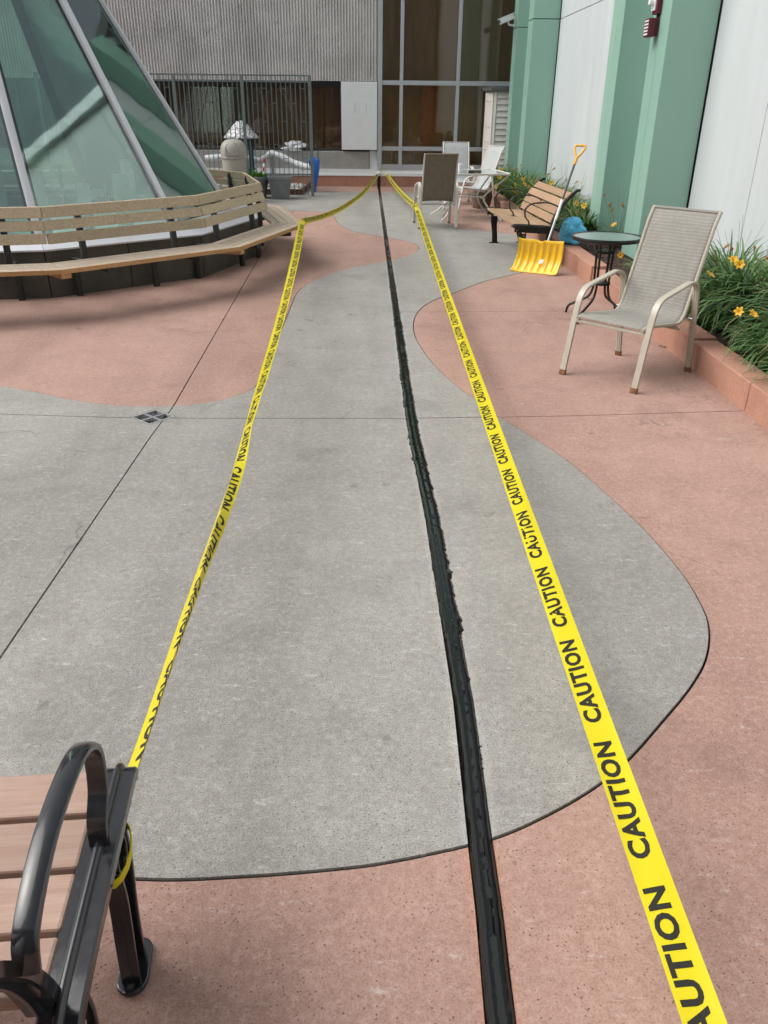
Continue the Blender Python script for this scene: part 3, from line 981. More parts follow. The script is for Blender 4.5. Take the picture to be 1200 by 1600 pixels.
# old concrete ledge
for (x0, x1) in ((XL, -8), (-8, -4.1), (-4.1, -1.16), (-1.15, .035)):
    MB().bb((x0 + .004, .06, .374), (x1 - .004, .50, .745)).build('concrete_ledge', M['ledge'], rbld, bevel=.01)
MB().bb((.04, .1, .374), (.215, .45, .765)).build('pier', M['white'], rbld)
# ribbed panels (real ribs)
def ribbed(x0, x1, z0, z1):
    pitch = .064; n_ = int((x1 - x0) / pitch); pitch = (x1 - x0) / n_
    prof = []
    for i in range(n_):
        xx = x0 + i * pitch
        prof += [(xx, .0), (xx + pitch * .46, .0), (xx + pitch * .54, .032), (xx + pitch * .92, .032)]
    prof.append((x1, 0.0))
    vs = [(x, y, z0) for x, y in prof] + [(x, y, z1) for x, y in prof]
    m_ = len(prof)
    fs = [(i, i + 1, m_ + i + 1, m_ + i) for i in range(m_ - 1)]
    mb = MB().add(vs, fs)
    mb.bb((x0, .04, z0 + .001), (x1, .30, z1 - .001))
    return mb.build('ribbed_panel', M['corr'], rbld)
xs = [XL, -12.9, -9.8, -6.7, -3.55, -.2 + .41]
xs = [XL, -12.8, -9.6, -6.4, -3.15, .21]
for x0, x1 in zip(xs[:-1], xs[1:]):
    for z0, z1 in ((2.175, 5.4), (5.41, 8.6)): ribbed(x0 + .004, x1 - .004, z0, z1)
MB().bb((XL, .08, 2.10), (.21, .45, 2.174)).build('lintel', M['dark'], rbld)
# window band: pane, frames
wx = [XL, -13.2, -10.4, -7.9, -5.4, -4.05, -2.72, -1.30, -.60]
for x0, x1 in zip(wx[:-1], wx[1:]):
    fr = MB().bb((x0, .24, .748), (x0 + .035, .36, 2.10)).bb((x1 - .035, .24, .748), (x1, .36, 2.10)).bb((x0 + .035, .24, .748), (x1 - .035, .36, .80)).bb((x0 + .035, .24, 2.06), (x1 - .035, .36, 2.10))
    w_ = fr.build('window', plain('dark_bronze', (.055, .045, .04), .5) if 'bronze' not in M else M['bronze'], rbld)
    MB().bb((x0 + .035, .295, .80), (x1 - .035, .305, 2.06)).build('pane', M['winglass'], w_)
M['roomdark'] = plain('dim_room', (.20, .18, .165), .9, nscale=1.2, namt=.35, stretch=(4, 1, .5))
M['roombrown'] = plain('dim_curtain', (.36, .27, .18), .9, nscale=2, namt=.2, stretch=(10, 1, .3))
MB().bb((XL, .7, .4), (-2.72, .75, 2.3)).build('window_blind', M['roomdark'], rbld)
MB().bb((-2.72, .6, .4), (-.60, .65, 2.3)).build('window_blind', M['roombrown'], rbld)
# white panel
pn = MB().bb((-.60, -.03, .785), (.205, .30, 2.165)).build('white_panel', M['white'], rbld, bevel=.008)
for sx in (-.31, -.05):
    MB().bb((sx, -.036, 1.55), (sx + .012, -.030, 1.75)).build('panel_mark', M['wallpanel'], pn)
# glazed bay
MX = [.24, .745, 2.02, 3.30, 4.2]
g1 = MB()
MB().bb((.215, -.01, .372), (.315, .20, 8.6)).build('bay_mullion', M['alu'], rbld, bevel=.004)
for x in (.745, 2.005, 3.28):
    MB().bb((x - .038, .0, .373), (x + .038, .18, 8.6)).build('bay_mullion', M['alu'], rbld, bevel=.004)
tz = [(.372, .48), (.775, .86), (2.11, 2.20), (4.6, 4.69), (6.6, 6.69)]
xm = [.315, .745, 2.005, 3.28]
for i, (z0, z1) in enumerate(tz):
    for a0, a1 in zip(xm[:-1], xm[1:]):
        MB().bb((a0 + (.038 if a0 > .4 else 0) + .001, .01, z0), (a1 - .039, .17, z1)).build('bay_transom', M['alu'], rbld, bevel=.003)
for a0, a1 in zip(xm[:-1], xm[1:]):
    for (z0, z1) in ((.48, .775), (.86, 2.11), (2.20, 4.6), (4.69, 6.6), (6.69, 8.6)):
        MB().bb((a0 + .02, .085, z0), (a1 - .02, .095, z1)).build('pane', M['winglass'], rbld)
# what shows behind the bay
MB().bb((.3, .35, 2.16), (3.5, .37, 8.6)).build('blind', M['blind'], rbld)
MB().bb((.3, .35, .3), (3.5, .37, .82)).build('blind', M['blind'], rbld)
MB().bb((.3, .80, .3), (3.5, .85, 2.3)).build('room_wall', M['cream'], rbld)
MB().bb((1.25, .74, .4), (1.58, .79, 2.2)).build('room_door', M['wooddoor'], rbld)
MB().bb((2.22, .74, .4), (2.45, .79, 2.2)).build('room_door', M['wooddoor'], rbld)
MB().bb((-16, .9, -.2), (.25, 6, 8.6)).bb((.3, 2.2, -.2), (3.6, 6, 8.6)).build('core', M['dark'], rbld)
MB().bb((-16, -.05, 8.6), (9, 6, 8.85)).build('roof', M['ledge'], rbld)

# ---- rear yard: brown edged stone bed behind the fence
rbed = empty('stone_bed', (0, 0, 0), 0, 'low brown edged bed of white stones behind the dark green fence', 'planter bed')
MB().bb((-8, 18.08, 0), (-1.42, 18.12, .115)).build('front_board', M['board'], rbed, bevel=.004)
MB().add(*(lambda p: ([Vector((x, y, z)) for z in (0, .115) for (x, y) in p], [(3, 2, 1, 0), (4, 5, 6, 7), (0, 1, 5, 4), (1, 2, 6, 5), (2, 3, 7, 6), (3, 0, 4, 7)]))([(-1.42, 18.08), (-1.38, 18.08), (-1.30, WY - .01), (-1.34, WY - .01)])).build('side_board', M['board'], rbed)
MB().bb((-8, 18.12, 0), (-1.42, WY - .02, .04)).build('gravel_base', plain('gravel', (.28, .26, .24), .9, nscale=50, namt=.5), rbed)
pb = MB()
for _ in range(900):
    x = -1.46 - 4.5 * rnd.random(); y = 18.15 + 1.9 * rnd.random(); r_ = rnd.uniform(.02, .05)
    pb.box((x, y, .04 + r_ * .4), (r_ * 2, r_ * 1.6, r_ * 1.2), Matrix.Rotation(rnd.random() * 3, 3, 'Z') @ Matrix.Rotation(rnd.random(), 3, 'X'), taper=.6)
o = pb.build('white_stones', M['pebble'], rbed); o['kind'] = 'stuff'

# ---- fence
FY = 17.82
fn = empty('metal_fence', (0, FY, 0), 0, 'tall dark green metal fence with thin vertical bars in front of the dark windows', 'fence')
for x in (-1.145, -2.47, -3.80, -5.13, -6.46):
    MB().bb((x - .03, -.03, 0), (x + .03, .03, 2.22)).build('post', M['darkgreen'], fn, bevel=.004)
px_ = [-1.145, -2.47, -3.80, -5.13, -6.46]
for xb, xa in zip(px_[:-1], px_[1:]):
    for z in (2.205, 2.10, .425):
        MB().bb((xa + .031, -.014, z - .013), (xb - .031, .014, z + .013)).build('rail', M['darkgreen'], fn)
    nb = 13; stp = (xb - xa) / (nb + 1)
    bar_me = None
    for k in range(1, nb + 1):
        x = xa + k * stp
        if bar_me is None:
            o = MB().bb((-.007, -.007, 0), (.007, .007, 2.20)).build('bar', M['darkgreen'], fn); bar_me = o.data
        else:
            o = link('bar', bar_me, fn)
        o.location = (x, 0, .02)
        # short spacers between pairs of bars
        zz = [1.98, 1.72, 1.45, .98, .72, .50][(k * 2 + (k // 2)) % 6]
        if k % 2 == 0:
            for z in ([1.98, 1.40, .72] if k % 4 == 0 else [1.72, .98]):
                MB().bb((x + .008, -.005, z - .006), (x + stp - .008, .005, z + .006)).build('spacer', M['darkgreen'], fn)

# ---- things behind and in front of the fence
def pot(x, y, top, bot, h, label, square=True, rz=0):
    r_ = empty('planter_pot', (x, y, 0), rz, label, 'planter', 'grey plastic planters by the fence')
    n_ = 4 if square else 24
    k = math.sqrt(2) if square else 1
    def ring(rr):
        return rr * k / 2
    m_ = MB(); prof = [(ring(bot), 0), (ring(bot) * 1.01, .01), (ring(top) * .95, h - .07), (ring(top) * .955, h - .069), (ring(top), h - .065), (ring(top) * 1.01, h - .008), (ring(top) * .98, h), (ring(top) * .90, h), (ring(top) * .86, h - .05), (0, h - .05)]
    if square:
        vs = []; m2 = len(prof)
        for i in range(4):
            a = math.pi / 4 + i * math.pi / 2
            for (r0, z) in prof: vs.append((r0 * math.cos(a), r0 * math.sin(a), z))
        fs = [(i * m2 + j_, ((i + 1) % 4) * m2 + j_, ((i + 1) % 4) * m2 + j_ + 1, i * m2 + j_ + 1) for i in range(4) for j_ in range(m2 - 1)]
        fs.append((0, m2, 2 * m2, 3 * m2))
        m_.add(vs, fs)
    else: m_.lathe(prof, 28)
    m_.build('pot', M['potgrey'], r_, bevel=.012 if square else 0)
    return r_


pot(-1.765, 17.32, .47, .33, .43, 'empty grey square plastic planter in front of the fence beside the end post', True, .1)
p2 = pot(-2.22, 17.42, .46, .30, .41, 'grey round planter holding low green leaves and a red and white stick', False)
lf = leaf_clump('pot_leaves', 160, .20, .5, 33, .012, .7); lf.materials.clear(); lf.materials.append(M['lettuce'])
pl = empty('pot_plant', (-2.22, 17.42, .365), 0, 'low bright green plant growing in the round grey planter', 'plant'); link('leaves', lf, pl)
stk = empty('striped_stick', (-2.10, 17.36, .36), 0, 'red and white striped stick standing in the round planter', 'stick')
for k in range(5):
    a = MB(); a.sweep([Vector((.004 * k * 2, 0, k * .075)), Vector((.004 * (k + 1) * 2, 0, (k + 1) * .075 - .001))], circle(.02, 8)); a.build('band', M['redstick'] if k % 2 == 0 else M['white'], stk)

tc = empty('trash_can', (-2.56, 16.75, 0), 0, 'beige round litter bin with domed swing lid behind the slatted bench', 'trash can')
a = MB(); a.lathe([(.20, 0), (.21, .02), (.235, .80), (.235, .802)], 32); a.build('bin_body', M['canbeige'], tc)
a = MB(); a.lathe([(.245, .79), (.247, .80), (.246, .92), (.236, .98), (.205, 1.04), (.15, 1.085), (.08, 1.106), (0, 1.11)], 32); a.build('dome_lid', M['canbeige'], tc)
a = MB(); hp = [(-.13, .83), (.13, .83), (.13, .95), (.105, 1.01), (.06, 1.05), (-.06, 1.05), (-.105, 1.01), (-.13, .95)]
a.prism(hp, 0, .03, tr=lambda v: Vector((v.x, -.256 + (v.y - .83) * .28 + v.z, v.y)))
a.build('swing_flap', plain('bin_flap', (.22, .21, .185), .5), tc, bevel=.006)
a = MB(); a.lathe([(.246, .775), (.256, .78), (.256, .80), (.246, .805)], 32); a.build('rim', M['canbeige'], tc)

fd = empty('bird_feeder_shelter', (-2.69, 18.8, 0), 0, 'small pagoda shelter with curved white mosaic roof and teal posts behind the fence', 'garden shelter')
a = MB(); a.lathe([(.37, 1.06), (.36, 1.085), (.29, 1.155), (.215, 1.24), (.15, 1.315), (.075, 1.375), (0, 1.40)], 8, smooth=False); a.build('roof', M['mosaic'], fd)
a = MB(); a.lathe([(.385, 1.045), (.385, 1.06), (.36, 1.06), (.30, 1.05), (0, 1.05)], 8, smooth=False); a.build('roof_rim', M['teal'], fd)
a = MB(); a.lathe([(.012, 1.40), (.035, 1.43), (.04, 1.46), (.02, 1.50), (0, 1.54)], 12); a.build('finial', M['teal'], fd)
for (x, y) in ((.19, -.15), (-.19, -.15), (.19, .15), (-.19, .15)):
    MB().bb((x - .03, y - .03, .04), (x + .03, y + .03, 1.05)).build('post', M['teal'], fd)
MB().bb((-.24, -.22, .42), (.24, .22, .46)).build('shelf', M['teal'], fd)

# crumpled white ornament on the ledge
def crumple(name, label, cat, loc, size, mat, seed, sharp=.35, subs=3):
    bm = bmesh.new(); bmesh.ops.create_icosphere(bm, subdivisions=subs, radius=1)
    rn = random.Random(seed)
    dirs = [Vector((rn.gauss(0, 1), rn.gauss(0, 1), rn.gauss(0, 1))).normalized() for _ in range(14)]
    for v in bm.verts:
        d = v.co.normalized(); k = 1.0
        for i, q in enumerate(dirs): k += sharp * .22 * math.sin(7 * d.dot(q) + i)
        k += rn.uniform(-.05, .05)
        v.co = Vector((d.x * size[0] * k, d.y * size[1] * k, max(-.8, d.z * k) * size[2]))
    me = bpy.data.meshes.new(name); bm.to_mesh(me); bm.free(); me.materials.append(mat)
    o = bpy.data.objects.new(name, me); COL.objects.link(o); o.location = loc
    return tagit(o, label, cat)


cr = crumple('white_ornament', 'spiky white crumpled ornament standing on the concrete ledge below the brown window', 'ornament', (-1.72, WY + .12, .745 + .08), (.22, .13, .10), M['pipewhite'], 5, .5)
cr.location.z = .745 + .08

# long white wrapped tube ending in blue
wt = empty('wrapped_tube', (0, 0, 0), 0, 'long bent white wrapped tube lying on the ledge behind the fence with a blue end', 'tube')
pp = [(-3.6, 19.3, .62), (-2.9, 19.25, .66), (-2.45, 19.2, .60), (-2.30, 19.2, .62), (-2.13, 19.2, .73), (-1.98, 19.15, .71), (-1.62, 19.05, .57), (-1.38, 18.95, .50), (-1.20, 18.8, .52)]
a = MB(); a.sweep(spline(pp, 6), circle(.07, 10), scale=lambda t: 1 + .12 * math.sin(t * 40)); a.build('white_wrap', M['pipewhite'], wt)
a = MB(); a.sweep([(-1.22, 18.78, .62), (-1.11, 18.72, .60), (-1.12, 18.70, .45), (-1.16, 18.70, .2), (-1.17, 18.7, .01)], circle(.10, 12), side=(0, 1, 0), scale=lambda t: 1.05 - .62 * t); a.build('blue_end', M['pipeblue'], wt)
for x in (-3.0, -2.1):
    MB().bb((x - .03, 19.17, 0.04), (x + .03, 19.23, .60 if x < -2.5 else .66)).build('prop_block', M['ledge'], wt)

# small resin shed
sh = empty('storage_shed', (0, 0, 0), 0, 'tall beige resin storage shed with clapboard side standing behind the farthest green fin', 'shed')
fp = [(2.60, 20.12), (2.74, 19.56), (3.46, 19.52), (3.46, 20.12)]
MB().prism([(2.63, 20.1), (2.765, 19.585), (3.44, 19.55), (3.44, 20.1)], 0, 2.0).build('shell', M['shed'], sh)
dx_, dy_ = (2.74 - 2.60), (19.56 - 20.12)
MB().prism([(2.615, 20.04), (2.725, 19.61), (2.745, 19.615), (2.635, 20.045)], .06, 1.97).build('door', M['shed'], sh, bevel=.01)
MB().prism([(2.745, 19.56), (2.80, 19.545), (2.80, 19.56), (2.77, 19.6)], .02, 1.99).build('corner_trim', M['shed'], sh)
for k in range(16):
    z = .05 + k * .121
    MB().add([(2.81, 19.548, z), (3.44, 19.52, z), (3.44, 19.56, z), (2.81, 19.58, z), (2.81, 19.572, z + .115), (3.44, 19.542, z + .115), (3.44, 19.56, z + .115), (2.81, 19.58, z + .115)],
             [(3, 2, 1, 0), (4, 5, 6, 7), (0, 1, 5, 4), (1, 2, 6, 5), (2, 3, 7, 6), (3, 0, 4, 7)]).build('clapboard', M['shed'], sh)
MB().prism([(2.55, 20.16), (2.66, 19.50), (3.5, 19.46), (3.5, 20.16)], 2.0, 2.07).prism([(2.62, 20.14), (2.74, 19.56), (3.47, 19.53), (3.47, 20.14)], 2.07, 2.10).build('roof', M['shedroof'], sh, bevel=.01)
for z in (1.80, 1.28, .98, .82):
    for q_ in (0.25, .62):
        x = 2.725 + (2.615 - 2.725) * q_ - .012; y = 19.61 + (20.04 - 19.61) * q_
        MB().bb((x - .008, y - .03, z), (x + .002, y + .03, z + .016)).build('hinge' if z > .9 else 'latch', M['steel'], sh)

# ================================================================== DODECAGON BENCH + GLASS SKYLIGHT
BC = Vector((-4.32, 10.04)); PC = Vector((-4.25, 10.58))
bn = empty('wraparound_bench', (BC.x, BC.y, 0), rad(-.7), 'twelve-sided weathered timber bench with slatted backrest ringing the glass skylight', 'bench')
SR = [3.19, 3.285, 3.38, 3.475, 3.57]
c15 = math.cos(rad(15)); t15 = math.tan(rad(15))
plank_cache = {}


def seg_frame(parent_name, k):
    return Matrix.Rotation(rad(k * 30 + 15), 4, 'Z')


def put(o, k):
    o.matrix_local = seg_frame(None, k)


# a segment has its outward normal along +X local; length along Y
def seat_plank(r0, r1):
    a0, a1 = r0 * c15, r1 * c15
    h0, h1 = a0 * t15 - .0015, a1 * t15 - .0015
    return MB().prism([(a0, -h0), (a1 - .007, -h1), (a1 - .007, h1), (a0, h0)], .412, .45)


for i in range(4):
    first = None
    for k in range(12):
        if first is None:
            o = seat_plank(SR[i], SR[i + 1]).build('seat_plank', M['seatplank'], bn, bevel=.004); first = o.data
            mod = True
        else:
            o = link('seat_plank', first, bn); bv = o.modifiers.new('b', 'BEVEL'); bv.width = .004; bv.segments = 2; bv.limit_method = 'ANGLE'
        put(o, k)
first = None
for k in range(12):
    if first is None:
        a1 = 3.57 * c15; o = MB().prism([(a1 - .006, -(a1 * t15) + .001), (a1 + .002, -(a1 * t15) + .001), (a1 + .002, a1 * t15 - .001), (a1 - .006, a1 * t15 - .001)], .413, .449).build('front_edge', M['freshedge'], bn); first = o.data
    else: o = link('front_edge', first, bn)
    put(o, k)
for (z0, z1, ra, rb_) in ((.600, .685, 3.15, 3.13), (.705, .785, 3.125, 3.10), (.805, .895, 3.10, 3.08)):
    first = None
    for k in range(12):
        if first is None:
            al0, al1 = ra * c15, rb_ * c15
            w0, w1 = al0 * t15 - .004, al1 * t15 - .004
            T = .034
            w2, w3 = (al0 - T) * t15 - .002, (al1 - T) * t15 - .002
            vs = [(al0 - T, -w2, z0), (al0, -w0, z0), (al0, w0, z0), (al0 - T, w2, z0), (al1 - T, -w3, z1), (al1, -w1, z1), (al1, w1, z1), (al1 - T, w3, z1)]
            o = MB().add(vs, [(3, 2, 1, 0), (4, 5, 6, 7), (0, 1, 5, 4), (1, 2, 6, 5), (2, 3, 7, 6), (3, 0, 4, 7)]).build('back_plank', M['plank'], bn, bevel=.005)
            first = o.data
        else:
            o = link('back_plank', first, bn); bv = o.modifiers.new('b', 'BEVEL'); bv.width = .005; bv.segments = 2; bv.limit_method = 'ANGLE'
        put(o, k)
        o.rotation_euler.z += rad(random.uniform(-.08, .08)); o.location.z += random.uniform(-.004, .004)
first = {}
def sup(name, mb, mat, k, dy):
    if name not in first: first[name] = mb.build(name, mat, bn); o = first[name]
    else: o = link(name, first[name].data, bn)
    o.matrix_local = seg_frame(None, k) @ Matrix.Translation((0, dy, 0))
M['blackgreen'] = plain('black_green_steel', (.018, .021, .019), .55, nscale=10, namt=.3)
inv_b = Matrix.Rotation(rad(.7), 3, 'Z')
for k in range(12):
    for dy in (-.47, .47):
        pst = MB(); pst.sweep([(2.985, 0, .33), (2.985, 0, .45), (2.972, 0, .62), (2.955, 0, .84), (2.95, 0, .87)], rrect(.052, .052, .008), side=(0, 1, 0), scale=lambda t: 1 if t < .95 else .55)
        sup('support_post', pst, M['blackgreen'], k, dy)
        lm = seg_frame(None, k) @ Matrix.Translation((0, dy, 0))
        q = lm @ Vector((2.985, 0, 0))
        rel = inv_b @ (Vector((PC.x - BC.x, PC.y - BC.y, 0)))
        d_c = (Vector((q.x, q.y, 0)) - rel).normalized()
        foot = rel + d_c * 2.90
        loc = lm.inverted() @ foot
        lg = MB(); lg.sweep([(loc.x, loc.y, .004), (loc.x + .002, loc.y, .34)], rrect(.055, .05, .006), side=(0, 1, 0))
        lg.sweep([(loc.x, loc.y, .345), (3.44, 0, .39)], rrect(.05, .045, .004), side=(0, 1, 0))
        o = lg.build('bracket', M['blackgreen'], bn); o.matrix_local = lm
    sup('joint_block', MB().bb((3.05, -.12, .372), (3.44, -.03, .410)), M['freshedge'], k, -.80)

sk = empty('glass_skylight', (PC.x, PC.y, 0), 0, 'tall green tinted glass pyramid skylight rising behind the timber bench', 'skylight')
ang = [0, -32, -66, -95, -124, -153, -182, -211, -240, -270, -300, -330]
def ringp(r_, z): return [Vector((r_ * math.cos(rad(t)), r_ * math.sin(rad(t)), z)) for t in ang]
RC = 2.90
o0, o1 = ringp(RC, 0), ringp(RC, .44)
i1 = ringp(RC - .03, .44)
AP = Vector((-.20, -.3, 5.37))
bse = ringp(2.53, .52)
for k in range(12):
    a, b2 = o0[k], o0[(k + 1) % 12]
    # two dark panels per side with a recessed joint
    for (t0, t1) in ((.004, .497), (.503, .996)):
        p0, p1 = a.lerp(b2, t0), a.lerp(b2, t1)
        nrm = Vector(((a + b2).x, (a + b2).y, 0)).normalized() * .03
        q = [p0, p1, p1 - nrm, p0 - nrm]
        MB().add([Vector((v.x, v.y, z)) for z in (.0, .435) for v in q], [(3, 2, 1, 0), (4, 5, 6, 7), (0, 1, 5, 4), (1, 2, 6, 5), (2, 3, 7, 6), (3, 0, 4, 7)]).build('curb_panel', M['curb'], sk)
    q0 = [o1[k].lerp(o1[(k + 1) % 12], .002), o1[k].lerp(o1[(k + 1) % 12], .998)]
    w0, w1 = bse[k], bse[(k + 1) % 12]
    q0 = [v * 1.006 for v in q0]
    vs = [Vector((q0[0].x, q0[0].y, .437)), Vector((q0[1].x, q0[1].y, .437)), w1, w0, Vector((q0[0].x, q0[0].y, .452)), Vector((q0[1].x, q0[1].y, .452)), w1 + Vector((0, 0, .015)), w0 + Vector((0, 0, .015))]
    MB().add(vs, [(3, 2, 1, 0), (4, 5, 6, 7), (0, 1, 5, 4), (1, 2, 6, 5), (2, 3, 7, 6), (3, 0, 4, 7)]).build('sill', M['mull'], sk)
    # glass pane and mullion
    nm = (w1 - w0).cross(AP - w0).normalized()
    if nm.z < 0: nm = -nm
    tt = .965
    u0, u1 = w0.lerp(AP, tt), w1.lerp(AP, tt)
    zz = Vector((0, 0, .017))
    MB().add([w0 + zz, w1 + zz, u1, u0, w0 + zz - nm * .012, w1 + zz - nm * .012, u1 - nm * .012, u0 - nm * .012], [(0, 1, 2, 3), (7, 6, 5, 4), (0, 4, 5, 1), (1, 5, 6, 2), (2, 6, 7, 3), (3, 7, 4, 0)]).build('glass_pane', M['pyrglass'], sk)
    out = Vector((w0.x, w0.y, 0)).normalized()
    side = Vector((-out.y, out.x, 0))
    a = MB(); a.sweep([w0 + Vector((0, 0, .0)) + out * .012, u0 + out * .012], rrect(.072, .05, .006), side=side); a.build('mullion', M['mull'], sk)
    # lower dark gasket beside the mullion
    a = MB(); a.sweep([w0 - out * .02, u0 - out * .02], rrect(.125, .018, .003), side=side); a.build('gasket', M['dark'], sk)
MB().lathe([(.16, 5.20), (.14, 5.32), (0, 5.42)], 12, c=(AP.x, AP.y, 0)).build('cap', M['alu'], sk)
for k, (a_, r_, h_) in enumerate(((-80, 1.9, 1.02), (-62, 1.75, 1.08), (-50, 1.95, .94), (-33, 1.8, 1.0), (-100, 1.8, 1.0), (60, 1.8, 1.0), (120, 1.8, 1.0), (180, 1.8, 1.0))):
    x, y = r_ * math.cos(rad(a_)), r_ * math.sin(rad(a_))
    MB().box((x, y, .30 + (h_ - .30) / 2), (.16, .10, h_ - .30), Matrix.Rotation(rad(a_), 3, 'Z')).build('inner_post', M['ledge'], sk, bevel=.01)
MB().add([Vector((v.x, v.y, .30)) for v in ringp(2.85, 0)], [tuple(range(12))]).build('shaft_floor', plain('skylight_floor', (.38, .42, .41), .8, nscale=1.5, namt=.4), sk)


# ================================================================== PARK BENCHES (cast iron ends, slats)
def park_bench(name, L_, slat_mat, metal, label):
    r_ = empty(name, (0, 0, 0), 0, label, 'bench', 'cast metal park benches with slatted seats')
    def rail_prof(w=.07, h=.026, rib=.010):
        return [(-w / 2, -h / 2), (w / 2, -h / 2), (w / 2, h / 2 - .004), (w / 2 - .004, h / 2), (.010, h / 2), (.006, h / 2 + rib * .8), (.003, h / 2 + rib), (-.003, h / 2 + rib), (-.006, h / 2 + rib * .8), (-.010, h / 2), (-w / 2 + .004, h / 2), (-w / 2, h / 2 - .004)]
    for x in (0.0, L_):
        fm = MB()
        rp = [(x, -.06, .405), (x, .0, .425), (x, .2, .438), (x, .40, .448), (x, .455, .445), (x, .468, .432)]
        fm.sweep(spline(rp, 4), rail_prof(), side=(1, 0, 0))
        # side web under the rail
        sgn = 1 if x > 0 else -1
        web = [(x, -.03, .385), (x, .2, .40), (x, .44, .415)]
        fm.sweep(spline(web, 4), rrect(.018, .07, .004), side=(1, 0, 0))
        xp = x - sgn * .034
        fm.sweep(spline([(xp, .0, .40), (xp, -.03, .50), (xp, -.075, .60), (xp, -.155, .72), (xp, -.25, .815), (xp, -.285, .84), (xp, -.31, .835)], 5), rail_prof(.062, .026, .010), side=(1, 0, 0), scale=lambda t: 1 - .28 * t)
        f = fm.build('side_frame', metal, r_)
        # ring where the front leg meets the rail
        rg = MB(); rg.sweep([(x, .335 + .035 * math.cos(a), .345 + .045 * math.sin(a)) for a in [2 * math.pi * i / 16 for i in range(16)]], rrect(.034, .008, .002), side=(1, 0, 0), closed=True)
        rg.build('ring', metal, f)
        for (pth) in (([(x, .375, .40), (x, .380, .30), (x, .355, .16), (x, .345, .012)], [(x, .30, .32), (x, .305, .24), (x, .292, .12), (x, .285, .012)]), ([(x, .03, .40), (x, .045, .27), (x, .0, .13), (x, -.045, .012)], [(x, -.01, .36), (x, -.01, .25), (x, -.055, .12), (x, -.095, .012)])):
            lg = MB()
            lg.sweep(spline(pth[0], 5), rrect(.040, .012, .003), side=(1, 0, 0))
            lg.sweep(spline(pth[1], 5), rrect(.040, .010, .003), side=(1, 0, 0))
            midp = [((Vector(a) + Vector(b2)) / 2) for a, b2 in zip(pth[0], pth[1])]
            lg.sweep(spline(midp, 5), rrect(.008, .085 - .012, .002), side=(1, 0, 0))
            l_ = lg.build('leg', metal, r_)
            yc = (pth[0][-1][1] + pth[1][-1][1]) / 2
            fpm = [(.036 * math.cos(a) * .95, yc + (.040 if math.sin(a) > 0 else -.022) + .036 * math.sin(a)) for a in [2 * math.pi * i / 20 for i in range(20)]]
            MB().prism([(x + p[0], p[1]) for p in fpm], .005, .018).build('foot', metal, l_, bevel=.004)
            bt = MB().lathe([(.0, .0185), (.008, .0185), (.008, .0195), (0, .0195)], 12, c=(x, yc - .040, 0)); bt.build('bolt_hole', M['dark'], l_)
        for (y, z) in ((.42, .41), (.33, .345), (-.01, .37)):
            b3 = MB(); b3.sweep([(x + sgn * .0185, y, z - .01), (x + sgn * .024, y, z - .01)], circle(.008, 8)); b3.build('bolt', M['steel'], f)
    arms = [0.0, L_ / 2, L_]
    for x in arms:
        ap = [(x, -.085, .610), (x, -.055, .665), (x, .06, .705), (x, .20, .705), (x, .29, .680), (x, .335, .625), (x, .325, .545), (x, .285, .50), (x, .275, .455)]
        a = MB()
        pr = [(-.0195, -.004), (-.017, -.010), (.017, -.010), (.0195, -.004), (.0185, .001), (.013, .0045), (0, .0055), (-.013, .0045), (-.0185, .001)]
        a.sweep(spline(ap, 6), pr, side=(1, 0, 0))
        if x == L_ / 2: a.bb((x - .04, .24, .4515), (x + .04, .31, .461))
        a.build('armrest', metal, r_)
    sx0, sx1 = .028, L_ - .028
    yy = [(.452, .343), (.331, .222), (.210, .101), (.089, -.015)]
    for (y1, y0) in yy:
        zc = .432 + .02 * ((y0 + y1) / 2) / .45
        sl_ = MB().box((L_ / 2, (y0 + y1) / 2, zc), (sx1 - sx0, y1 - y0, .030), Matrix.Rotation(rad(2.2), 3, 'X')).build('seat_slat', slat_mat, r_, bevel=.006)
    for k in range(4):
        zc = (.515, .605, .692, .772)[k]; yc = (-.036, -.078, -.135, -.208)[k]
        MB().box((L_ / 2, yc + .016, zc), (sx1 - sx0 - .06, .024, .090), Matrix.Rotation(rad((19, 28, 38, 45)[k]), 3, 'X')).build('back_slat', slat_mat, r_, bevel=.005)
    return r_


b1 = park_bench('park_bench', 1.72, M['tanslat'], M['blackmetal'], 'tan slatted park bench with three black armrests beside the flower bed')
b1.location = (1.70 + .47, 9.93, 0)
# local +x runs along the bench, local +y is the front
b1.rotation_euler = (0, 0, rad(93.0))
b2 = park_bench('park_bench', 1.72, M['pinkslat'], M['gloss'], 'glossy black armed park bench with rosy slats in the bottom left corner nearest the viewer')
b2.rotation_euler = (0, 0, rad(4.5))
b2.location = (-.520 + .075 + 0, .80, 0)
rz = b2.rotation_euler.z
ex = Vector((math.cos(rz), math.sin(rz), 0))
b2.location = Vector((-.485, .80, 0)) - ex * 1.72


